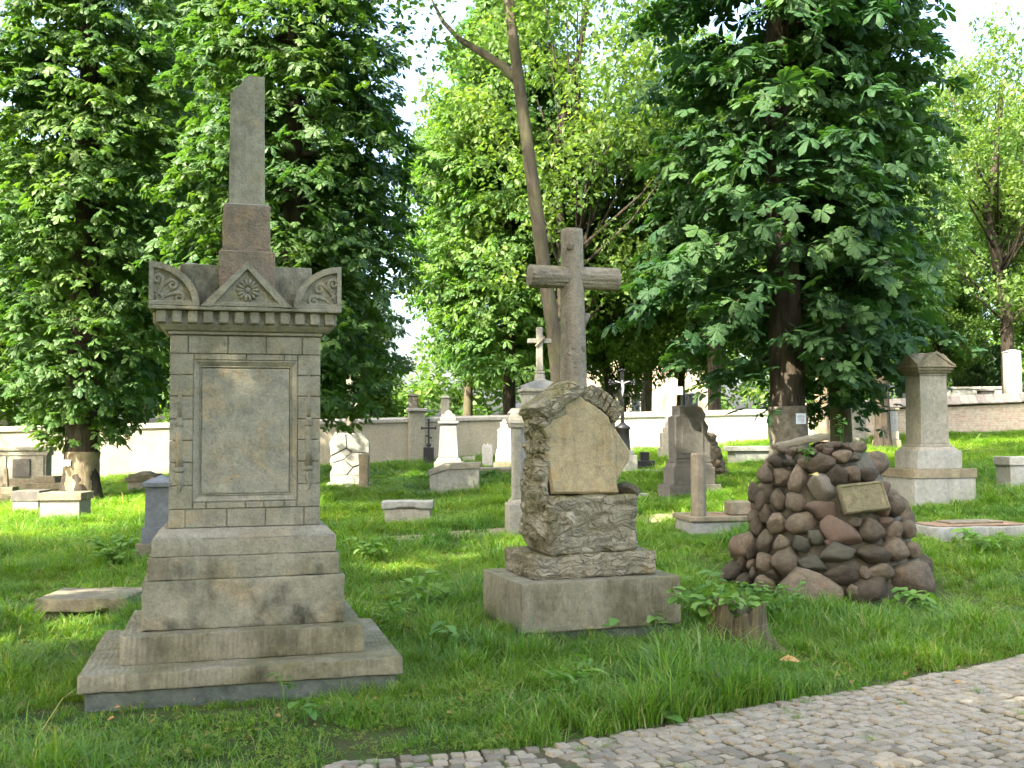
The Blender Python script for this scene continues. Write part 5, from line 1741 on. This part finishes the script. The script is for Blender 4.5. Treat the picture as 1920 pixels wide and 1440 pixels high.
# background broadleaf crowns (12 m tall trees, scaled per tree)
BG = []
for sd, R_, z0, n, per, leaf, mat in ((51, 3.6, 1.8, 150, 190, .21, 'leafC'), (52, 3.3, 2.2, 130, 190, .20, 'leafC'), (53, 4.2, 3.2, 120, 170, .18, 'leafD')):
    c_, r_ = crown_cl(sd, R_, z0, 12.0, n, .55, 1.15)
    V, Fc = clumps(sd + 10, c_, r_, per, leaf)
    lm = MB()
    rg = random.Random(sd)
    for j in range(0, n, 4):
        e = Vector(c_[j])
        s_ = Vector((0, 0, max(1.5, e.z * .62)))
        mdl = s_.lerp(e, .5) + Vector((0, 0, -.25))
        lm.tube([s_, mdl, e], [.05, .03, .01], 6)
    BG.append((np_mesh('crown', V, Fc, M[mat]), lm.mesh('limbs', M['bark'], True)))
def bg_tree(label, px, d, height, kind, wide=1.0, r=.16, bark='barkgrey', trunkpts=None, yaw=None, name='broadleaf_tree'):
    p = at(px, 800, d)
    t = thing(name, label, 'tree', (p.x, p.y, gz(p.x, p.y)), 0, 'trees beyond the cemetery wall')
    s = height / 12
    if trunkpts:
        pts = [at(a, b, d) - t.location for a, b in trunkpts]
        pts = [Vector((pts[0].x, 0, -.2))] + pts
        trunk_mb(pts, [r * 1.2] + [r * (1 - .8 * i / len(pts)) for i in range(len(pts) - 1)], px, 12, False, 3).build('trunk', M[bark], t, True)
    else:
        trunk_mb([(0, 0, -.2), (.15, 0, height * .3), (-.1, .1, height * .6), (0, 0, height * .9)], [r * 1.3, r, r * .7, .03], px, 12, True, 4).build('trunk', M[bark], t, True)
    yaw = px * .37 if yaw is None else yaw
    obj('crown', BG[kind][0], t, None, (0, 0, yaw), (s * wide, s * wide, s))
    obj('limbs', BG[kind][1], t, None, (0, 0, yaw), (s * wide, s * wide, s))
    return t
bg_tree('bushy tree beyond the cream wall at the far left', -40, 40, 13, 0)
bg_tree('tree beyond the cream wall seen under the left chestnut', 170, 50, 12, 1)
bg_tree('leafy tree beyond the wall just left of the obelisk', 380, 46, 14, 0)
bg_tree('low bright tree beyond the wall between the two near monuments', 660, 46, 7.2, 0, 1.15)
bg_tree('tall tree rising behind the slim bright chestnut', 875, 44, 17, 1, .62)
bg_tree('tall tree with a crooked dark trunk behind the log cross', 1085, 38, 19, 2, .8, .2, 'bark', [(1075, 790), (1055, 600), (1050, 400), (1040, 280), (1075, 150), (1095, 50), (1110, -80)])
bg_tree('sunlit tree with a slanting trunk right of the log cross', 1165, 43, 14.5, 0, .72, .16, 'bark', [(1150, 790), (1120, 560), (1130, 420), (1160, 260)])
bg_tree('pale-trunked tree standing before the cream house', 1215, 45, 15, 2, .6, .22, 'barkpale', [(1212, 790), (1216, 680), (1224, 560), (1230, 400)])
bg_tree('low leafy tree half hiding the cream house', 1165, 53, 8.5, 0, .75)
bg_tree('bright tree behind the left half of the dark chestnut', 1340, 41, 13, 1, .9)
bg_tree('yellowish tree behind the right half of the dark chestnut', 1560, 47, 14, 0, 1.0)
bg_tree('yellow-green tree above the gabled pedestal monument', 1700, 52, 11, 2, .9)
bg_tree('pale feathery tree at upper right against the sky', 1800, 60, 20, 2, .8)
bg_tree('tree with a dark forked trunk beyond the brick wall at right', 1880, 41, 15.5, 2, .85, .26, 'bark', [(1893, 735), (1888, 600), (1868, 480), (1852, 405), (1866, 300), (1880, 150)])
bg_tree('dense tree beyond the wall behind the second chestnut', 500, 42, 13, 1, .8)
bg_tree('green tree beyond the wall right of the tall monument', 600, 54, 11, 0, .8)
bg_tree('dense tree filling the space behind the leaning trunk', 985, 50, 17, 0, .75)
bg_tree('shady tree beyond the white wall behind the house corner', 1275, 52, 15, 0, .8)
bg_tree('tree straight behind the dark chestnut trunk', 1450, 46, 14, 1, .9)
bg_tree('low yellow-green tree beyond the brick wall behind the mossy trunk', 1640, 41, 8.5, 0, .9)
bg_tree('low dense tree beyond the brick wall left of the conifers', 1765, 46, 7.5, 1, 1.0)
bg_tree('tall tree closing the view at the right edge', 1930, 56, 17, 2, .9)
bg_tree('dense tree beyond the wall between left chestnut and picture edge', 70, 44, 15, 0, .9)
bg_tree('leafy tree beyond the wall behind the left chestnut trunk', 250, 43, 13, 1, .85)
bg_tree('leafy tree cut off by the right picture edge', 2000, 46, 15, 0, .9)

# columnar conifers at right
def conifer(label, px, d, top, w_):
    p = at(px, 760, d)
    t = thing('columnar_conifer', label, 'tree', (p.x, p.y, gz(p.x, p.y)), 0, 'columnar conifers beyond the brick wall')
    H = at(px, top, d).z - t.location.z
    rg = np.random.default_rng(px)
    n = 5200
    h = rg.random(n) ** .85
    rr = w_ * np.sin(np.clip(h * .9 + .1, 0, 1) * math.pi) ** .6 * rg.uniform(.6, 1.1, n)
    a = rg.uniform(0, 6.283, n)
    P = np.stack([rr * np.cos(a), rr * np.sin(a), .2 + h * (H - .2)], 1)
    T = np.array([(0, 0, 0), (.6, .22, .1), (1, 0, .2), (.6, -.22, .1)]); TF = np.array([(0, 1, 2), (0, 2, 3)])
    V, Fc = scatter(T, TF, P, a, -rg.normal(.9, .3, n), rg.normal(0, .6, n), rg.uniform(.14, .3, n))
    obj('crown', np_mesh('crown', V, Fc, M['leafE']), t)
    MB().tube([(0, 0, -.2), (0, 0, H * .9)], [.09, .02], 8).build('trunk', M['bark'], t)
conifer('left of three dark columnar conifers beyond the brick wall', 1812, 52, 660, .45)
conifer('middle of three dark columnar conifers beyond the brick wall', 1842, 52, 640, .5)
conifer('right of three dark columnar conifers beyond the brick wall', 1870, 54, 652, .5)

# far wood
rg = np.random.default_rng(77)
Cf, Rf = [], []
for i in range(1000):
    x = rg.uniform(-62, 66)
    top = 9.5 + 3.5 * mnoise.noise(Vector((x * .09, 3, 1))) + 1.5 * mnoise.noise(Vector((x * .3, 7, 1)))
    u = x / 85
    if -.13 < u < -.08: top *= .6
    Cf.append((x, rg.uniform(80, 90), .8 + top * rg.random() ** .7)); Rf.append(rg.uniform(.8, 1.7))
V, Fc = clumps(78, np.array(Cf), np.array(Rf), 30, .55)
tag(obj('far_woodland', np_mesh('far_woodland', V, Fc, M['leafC'])), 'far belt of trees closing the view behind the cemetery', 'woodland', kind='stuff')

# ================================================================== grass
def clump_obj(name, seed, nb, rad, hmin, hmax, wd, mat, bend=.6):
    rg = np.random.default_rng(seed)
    VV, FF = [], []
    for i in range(nb):
        a = rg.uniform(0, 6.283); r_ = rad * math.sqrt(rg.random())
        bx, by = r_ * math.cos(a), r_ * math.sin(a)
        h = rg.uniform(hmin, hmax); d = rg.uniform(0, 6.283); l = h * bend * rg.uniform(.25, 1.3)
        dx, dy = math.cos(d), math.sin(d)
        w_ = wd * rg.uniform(.7, 1.2)
        b = len(VV)
        px_, py_ = -dy * w_ / 2, dx * w_ / 2
        for t, ww in ((0, 1), (.4, .95), (.75, .7)):
            x, y, z = bx + dx * l * t * t, by + dy * l * t * t, h * (t - .18 * bend * t * t * t)
            VV += [(x - px_ * ww, y - py_ * ww, z), (x + px_ * ww, y + py_ * ww, z)]
        VV.append((bx + dx * l, by + dy * l, h * (1 - .25 * bend)))
        FF += [(b, b + 1, b + 3), (b, b + 3, b + 2), (b + 2, b + 3, b + 5), (b + 2, b + 5, b + 4), (b + 4, b + 5, b + 6)]
    o = bpy.data.objects.new(name, np_mesh(name, np.array(VV), np.array(FF), M[mat]))
    return o
def clover_obj(name, seed, n, rad, mat):
    rg = np.random.default_rng(seed)
    T, TF = [(0, 0, 0)], []
    for i in range(3):
        a = i * 2.094
        b = len(T)
        T += [(math.cos(a + .5) * .7, math.sin(a + .5) * .7, .06), (math.cos(a) * 1, math.sin(a) * 1, .0), (math.cos(a - .5) * .7, math.sin(a - .5) * .7, .06)]
        TF += [(0, b + 1, b), (0, b + 2, b + 1)]
    r_ = rad * np.sqrt(rg.random(n)); a = rg.uniform(0, 6.283, n)
    P = np.stack([r_ * np.cos(a), r_ * np.sin(a), rg.uniform(.01, .055, n)], 1)
    V, Fc = scatter(np.array(T), np.array(TF), P, a, rg.normal(0, .35, n), rg.normal(0, .35, n), rg.uniform(.008, .017, n))
    return bpy.data.objects.new(name, np_mesh(name, V, Fc, M[mat]))
gcol = bpy.data.collections.new('grass_tufts')
CL = [clump_obj('tuft_a', 1, 44, .085, .08, .24, .0060, 'grass', .8), clump_obj('tuft_b', 2, 40, .09, .05, .17, .0055, 'grass', 1.0),
      clump_obj('tuft_c', 3, 34, .085, .12, .34, .0065, 'grass', .9), clump_obj('tuft_d', 4, 60, .10, .03, .08, .005, 'grass', 1.0),
      clover_obj('tuft_e', 5, 46, .09, 'clover'), clump_obj('tuft_f', 6, 16, .08, .22, .44, .007, 'grass', 1.0)]
for c in CL: gcol.objects.link(c)

rg = np.random.default_rng(12)
FT = np.array(FOOT)
EP = np.array([(p.x, p.y) for p in EDGE])
def pdist(X, Y):
    best = np.full(len(X), 1e9); sg = np.zeros(len(X))
    for i in range(len(EP) - 1):
        a, b = EP[i], EP[i + 1]
        t = b - a
        u = np.clip(((X - a[0]) * t[0] + (Y - a[1]) * t[1]) / (t @ t), 0, 1)
        d = np.hypot(X - a[0] - t[0] * u, Y - a[1] - t[1] * u)
        s = np.where(t[0] * (Y - a[1]) - t[1] * (X - a[0]) < 0, 1, -1)
        m = d < best
        best = np.where(m, d, best); sg = np.where(m, s, sg)
    return best * sg
def zone(y0, y1, dens, wf=.62, x0=.6):
    A = (y1 - y0) * 2 * (wf * (y0 + y1) / 2 + x0)
    n = int(A * dens)
    y = np.sqrt(rg.random(n) * (y1 ** 2 - y0 ** 2) + y0 ** 2)
    x = rg.uniform(-1, 1, n) * (wf * y + x0)
    return x, y
PX, PY, PS, PI = [], [], [], []
def near_foot(x, y, e):
    k = np.zeros(len(x), bool)
    for (cx, cy, c, s, hw_, hd_) in FT:
        lx_, ly_ = (x - cx) * c + (y - cy) * s, -(x - cx) * s + (y - cy) * c
        k |= (np.abs(lx_) < hw_ + e) & (np.abs(ly_) < hd_ + e)
    return k
for (y0, y1, dens, sc) in ((3.4, 8.5, 185, 1.0), (8.5, 13, 110, 1.15), (13, 20, 62, 1.45), (20, 30, 32, 1.9), (30, 46, 15, 2.6)):
    x, y = zone(y0, y1, dens)
    keep = ~near_foot(x, y, .015)
    d = pdist(x, y) if y0 < 13 else np.full(len(x), -9.0)
    keep &= d < -.035
    for P_, wd in TRACKS:
        for i in range(len(P_) - 1):
            a, b = P_[i], P_[i + 1]
            t = b - a
            u = np.clip(((x - a.x) * t.x + (y - a.y) * t.y) / (t.x ** 2 + t.y ** 2), 0, 1)
            dd = np.hypot(x - a.x - t.x * u, y - a.y - t.y * u)
            keep &= (dd > wd * .5) | (rg.random(len(x)) < .12)
    x, y, d = x[keep], y[keep], d[keep]
    n1 = np.array([mnoise.noise(Vector((a * .9, b * .9, 4.4))) for a, b in zip(x, y)])
    n2 = np.array([mnoise.noise(Vector((a * 2.6, b * 2.6, 1.4))) for a, b in zip(x, y)])
    idx = np.zeros(len(x), int)
    r_ = rg.random(len(x))
    v = n1 + .5 * n2
    # thin mossy turf at the lower left, lusher everywhere else
    poor = np.clip((6.9 - y) / 1.2, 0, 1) * np.clip((.8 - x) / 1.2, 0, 1)
    v = v - .5 * poor
    idx = np.where(v < -.38, np.where(r_ < .55, 3, 4), np.where(v < -.05, np.where(r_ < .25, 3, np.where(r_ < .5, 4, 1)), np.where(v < .28, np.where(r_ < .5, 0, 1), np.where(r_ < .55, 2, np.where(r_ < .9, 0, 5)))))
    thin = rg.random(len(x)) < np.where(v < -.45, .38, 1.0)
    idx, x, y = idx[thin], x[thin], y[thin]
    if y0 >= 13:
        idx = np.where(idx == 4, 3, idx)
        idx = np.where(idx == 5, 2, idx)
    nf_ = near_foot(x, y, .38)
    PX.append(x); PY.append(y); PI.append(np.where(nf_ & (idx == 5), 1, idx)); PS.append(sc * rg.uniform(.75, 1.2, len(x)) * np.where(nf_, .66, 1.0))
# tufts between the setts
nx = 210
for i in range(nx):
    s = rg.random() * ELEN * .8 + .5
    p, t = edge_pt(s)
    off = rg.random() ** 2.2 * 1.9
    q = p + Vector((t.y, -t.x)) * off
    if q.y > 3.6:
        PX.append(np.array([q.x])); PY.append(np.array([q.y])); PI.append(np.array([1 if rg.random() < .4 else 3])); PS.append(np.array([rg.uniform(.22, .5)]))
PX, PY, PS, PI = map(np.concatenate, (PX, PY, PS, PI))
PZ = np.array([gz(a, b) for a, b in zip(PX, PY)])
me = bpy.data.meshes.new('grass')
me.vertices.add(len(PX))
me.vertices.foreach_set('co', np.stack([PX, PY, PZ], 1).astype(np.float32).ravel())
def attr(nm, ty, data, key='value'):
    a = me.attributes.new(nm, ty, 'POINT')
    a.data.foreach_set(key, data)
N = len(PX)
attr('idx', 'INT', PI.astype(np.int32))
hz_ = np.interp(PY, [0, 8, 12, 20, 30, 46], [1.0, 1.0, .80, .52, .36, .27])
attr('scl', 'FLOAT_VECTOR', np.stack([PS, PS, PS * hz_], 1).astype(np.float32).ravel(), 'vector')
rot = np.stack([rg.normal(0, .08, N), rg.normal(0, .08, N), rg.uniform(0, 6.283, N)], 1).astype(np.float32)
attr('rot', 'FLOAT_VECTOR', rot.ravel(), 'vector')
grass = tag(obj('grass', me), 'uneven green grass growing between the graves', 'grass', kind='stuff')
ng = bpy.data.node_groups.new('grass_tufts', 'GeometryNodeTree')
ng.interface.new_socket('Geometry', in_out='INPUT', socket_type='NodeSocketGeometry')
ng.interface.new_socket('Geometry', in_out='OUTPUT', socket_type='NodeSocketGeometry')
gi, go = ng.nodes.new('NodeGroupInput'), ng.nodes.new('NodeGroupOutput')
mp = ng.nodes.new('GeometryNodeMeshToPoints')
ip = ng.nodes.new('GeometryNodeInstanceOnPoints')
ci = ng.nodes.new('GeometryNodeCollectionInfo')
ci.inputs['Collection'].default_value = gcol
ci.inputs['Separate Children'].default_value = True
ci.inputs['Reset Children'].default_value = True
def na(nm, ty):
    k = ng.nodes.new('GeometryNodeInputNamedAttribute')
    k.data_type = ty
    k.inputs[0].default_value = nm
    return k.outputs[0]
ng.links.new(gi.outputs[0], mp.inputs[0])
ng.links.new(mp.outputs[0], ip.inputs['Points'])
ng.links.new(ci.outputs[0], ip.inputs['Instance'])
ip.inputs['Pick Instance'].default_value = True
ng.links.new(na('idx', 'INT'), ip.inputs['Instance Index'])
ng.links.new(na('rot', 'FLOAT_VECTOR'), ip.inputs['Rotation'])
ng.links.new(na('scl', 'FLOAT_VECTOR'), ip.inputs['Scale'])
ng.links.new(ip.outputs[0], go.inputs[0])
md = grass.modifiers.new('tufts', 'NODES')
md.node_group = ng

# ================================================================== stump, weeds, small things
p = gp(1392, 1238)
st = thing('tree_stump', 'rotten mossy tree stump with torn bark at the foot of the cairn', 'stump', (p.x, p.y + .14, gz(p.x, p.y + .14)))
kst = p.y / F
mb = MB()
n, hN = 44, 12
vs, fs = [], []
for i in range(hN + 1):
    t = i / hN
    for j in range(n):
        g = 2 * math.pi * j / n
        rid = mnoise.noise(Vector((math.cos(g) * 4, math.sin(g) * 4, .4 * t)))
        top = .36 + .13 * mnoise.noise(Vector((math.cos(g) * 2.4, math.sin(g) * 2.4, 5))) + .05 * mnoise.noise(Vector((math.cos(g) * 7, math.sin(g) * 7, 2)))
        r_ = .21 * (1 + .55 * (1 - t) ** 3) + .065 * rid + .012 * mnoise.noise(Vector((math.cos(g) * 12, math.sin(g) * 12, t * 3)))
        vs.append((r_ * math.cos(g), r_ * math.sin(g), -.06 + (top + .06) * t))
for i in range(hN):
    for j in range(n):
        jj = (j + 1) % n
        fs.append((i * n + j, i * n + jj, (i + 1) * n + jj, (i + 1) * n + j))
b0 = len(vs)
for j in range(n):
    x, y, z = vs[hN * n + j]
    vs.append((x * .6, y * .6, z - .10))
vs.append((0, 0, .06))
for j in range(n):
    jj = (j + 1) % n
    fs.append((hN * n + j, hN * n + jj, b0 + jj, b0 + j))
    fs.append((b0 + j, b0 + jj, b0 + n))
mb.add(vs, fs)
mb.build('bark', M['stump'], st, True)
for i, (a, L) in enumerate(((-.25, .42), (.5, .34), (-1.2, .26), (3.4, .3), (-2.1, .3))):
    pts = [(.12 * math.cos(a), .12 * math.sin(a), .14), (.22 * math.cos(a), .22 * math.sin(a), .10), (.7 * L * math.cos(a + .1), .7 * L * math.sin(a + .1), .04), (L * math.cos(a + .2), L * math.sin(a + .2), -.03)]
    MB().tube(pts, [.05, .05, .035, .015], 10, None, lambda g, t: 1 + .2 * mnoise.noise(Vector((math.cos(g) * 3, math.sin(g) * 3, t * 4 + a)))).build('root', M['stump'], st, True)
foot((p.x + .06, p.y - .10), 0, .55, .7)

def ovate(name, wid, mat, curl=.18):
    vs, fs = [], []
    prof = ((0, 0), (.18, .62), (.42, 1), (.68, .75), (.88, .32), (1, 0))
    for (x, w_) in prof:
        for s in (-1, 0, 1):
            vs.append((x, s * w_ * wid / 2, .05 * abs(s) * w_ - curl * x * x + .02 * math.sin(x * 20) * abs(s)))
    for i in range(5):
        for j in range(2):
            fs.append((i * 3 + j, i * 3 + j + 1, (i + 1) * 3 + j + 1, (i + 1) * 3 + j))
    me = bpy.data.meshes.new(name)
    me.from_pydata(vs, [], fs)
    me.polygons.foreach_set('use_smooth', [True] * len(me.polygons))
    me.materials.append(M[mat])
    return me
LW = [ovate('leaf', .62, 'weed'), ovate('leaf', .45, 'weed', .3), ovate('leaf', .75, 'weed', .1)]
LN = [ovate('leaf', .18, 'weed', .35)]
def weed(label, px, py, h, spread, nst, leaf, per, seed, narrow=False, z=None, loc=None, name='weed_plant', cat='plant'):
    """h, spread, leaf in metres"""
    p = loc if loc is not None else gp(px, py)
    t = thing(name, label, cat, p)
    rn = random.Random(seed)
    stm = MB()
    for i in range(nst):
        a = rn.uniform(0, 6.283); r_ = spread * rn.uniform(.35, 1)
        hh = h * rn.uniform(.6, 1.05)
        e = Vector((r_ * math.cos(a), r_ * math.sin(a), hh))
        m = Vector((e.x * .35, e.y * .35, hh * .62))
        stm.tube([(0, 0, -.04), m, e], [.004, .003, .0018], 5)
        for j in range(per):
            u = (j + 1) / per
            c = m.lerp(e, u) if u > .3 else Vector((0, 0, 0)).lerp(m, .8)
            la = a + (j - per / 2) * 1.9 + rn.uniform(-.5, .5)
            s = leaf * rn.uniform(.65, 1.15)
            obj('leaf', rn.choice(LN if narrow else LW), t, c, (rn.uniform(-.3, .3), rn.uniform(-.25, .45) - (.5 if narrow else 0), la), (s, s, s))
    stm.build('stem', M['weed'], t)
    return t
weed('broad-leaved weed sprouting right beside the stump', 1330, 1172, .42, .20, 8, .14, 4, 1)
weed('bramble sprawling over the top of the stump', 0, 0, .24, .36, 24, .11, 5, 2, loc=st.location + Vector((-.14, .02, .24)), name='bramble')
weed('dense fine weeds behind the stump before the big boulder', 1440, 1168, .34, .34, 22, .085, 6, 3)
weed('five-leaved seedling at the right corner of the log cross base', 1236, 1206, .24, .09, 2, .15, 4, 4)
weed('single upright dock leaf before the log cross base', 1160, 1222, .26, .03, 1, .14, 2, 5)
weed('leafy bush of nettles between the two near monuments', 800, 1165, .40, .26, 14, .12, 5, 6)
weed('pale pointed weed beside the right end of the bottom step', 742, 1196, .28, .12, 5, .16, 6, 7, True)
weed('low two-leaved weed in front of the nettle bush', 850, 1226, .24, .16, 5, .16, 3, 8)
weed('tuft of narrow grey-green leaves in the grass before the path', 1072, 1330, .26, .12, 8, .17, 5, 9, True)
weed('round-leaved seedling in front of the bottom step', 575, 1360, .16, .08, 3, .12, 3, 10)
weed('small weed with heart leaves below the middle of the bottom step', 535, 1330, .20, .08, 4, .08, 3, 11)
weed('low leafy weed in the grass right of the cairn', 1735, 1158, .28, .26, 9, .14, 4, 12)
weed('leafy weed at the right picture side below the flat slab', 1840, 1044, .34, .34, 12, .16, 4, 13)
weed('thin leafy weed rooted between the stones on top of the cairn', 0, 0, .34, .07, 3, .07, 6, 14, loc=CA + Vector((.06, -.2, CH - .03)))
weed('sprig of weed growing on the left shoulder of the cairn', 0, 0, .12, .09, 4, .07, 4, 15, loc=CA + Vector((-.36, -.45, 1.28)))
weed('leafy weed patch in the grass before the low concrete tomb', 690, 1060, .34, .28, 12, .13, 5, 16)
weed('clump of weeds left of the blue-grey stele', 215, 1070, .40, .4, 16, .14, 5, 17)
weed('thin dry weed stalk standing left of the stump', 1312, 1150, .34, .05, 2, .035, 3, 18)
weed('broad dock leaf at the grassy edge of the path', 1255, 1352, .06, .12, 3, .13, 3, 19)
weed('leafy burdock in the grass left of the low concrete tomb', 905, 905, .3, .4, 9, .22, 4, 20)
weed('sunlit weeds at the foot of the white wall', 1420, 815, .5, .7, 14, .3, 5, 21)
weed('weeds growing at the cream wall pillar', 700, 868, .4, .5, 10, .22, 4, 22)
weed('leafy weed right of the wide flat slab', 1700, 1000, .15, .2, 6, .10, 4, 23)
weed('tall pale grass stalks beside the tall monument base', 662, 1008, .5, .12, 7, .2, 2, 24, True)

def crumpled(name, label, loc, s, mat, rz):
    me = ovate(name, .7, mat, .35)
    o = obj(name, me, None, loc, (.25, -.3, rz), (s, s, s))
    tag(o, label, 'leaf')
p = gp(1462, 1268)
crumpled('fallen_leaf', 'orange-brown dead leaf lying in the grass below the stump', p + Vector((0, 0, .11)), .13, 'fallen', -.5)
crumpled('fallen_leaf', 'pale yellow leaf lying on the upper stones of the cairn', cone_hit(1515, 895) + Vector((-.02, -.14, .03)), .13, 'fallenyellow', -1.3)

# paper notices fixed to the trunks
def notice(label, px, py, d, w_, h_, rz, rows):
    c = at(px, py, d)
    o = thing('paper_notice', label, 'notice', c, rz)
    MB().box(-w_ / 2, w_ / 2, 0, .006, -h_ / 2, h_ / 2, .001).build('sheet', M['paper'], o)
    for i in range(rows):
        z = h_ * (.32 - .64 * i / (rows - 1))
        L = w_ * (.36 if i % 3 else .28)
        MB().box(-L, L, -.0025, -.0005, z - h_ * .02, z + h_ * .02, .0005).build('print_line', M['ink'], o)
notice('pale blue paper notice pinned to the dark chestnut trunk', 1502, 785, 17.69, .17, .175, .08, 6)
notice('white paper notice wired to the sunlit lower trunk at left', 124, 868, tl.location.y - .41, .21, .145, -.12, 5)

# dead leaves and litter on the turf
rg = np.random.default_rng(5)
n = 1500
y = np.sqrt(rg.random(n) * (11 ** 2 - 4.6 ** 2) + 4.6 ** 2); x = rg.uniform(-.5, .5, n) * y
k_ = ~near_foot(x, y, .02) & ((pdist(x, y) < 0) | (rg.random(n) < .25)) & (np.array([mnoise.noise(Vector((a * 1.1, b * 1.1, 8.8))) for a, b in zip(x, y)]) > rg.uniform(-.5, .5, n))
x, y = x[k_], y[k_]
P = np.stack([x, y, np.array([gz(a, b) for a, b in zip(x, y)]) + rg.uniform(.015, .05, len(x))], 1)
T = np.array([(0, 0, 0), (.5, .35, .12), (1, 0, 0), (.5, -.35, .12), (.5, 0, 0)]); TF = np.array([(0, 4, 1), (1, 4, 2), (2, 4, 3), (3, 4, 0)])
V, Fc = scatter(T, TF, P, rg.uniform(0, 6.28, len(x)), rg.normal(0, .3, len(x)), rg.normal(0, .4, len(x)), rg.uniform(.02, .055, len(x)))
tag(obj('leaf_litter', np_mesh('leaf_litter', V, Fc, M['litter'])), 'small brown dead leaves scattered over the turf', 'leaf litter', kind='stuff')
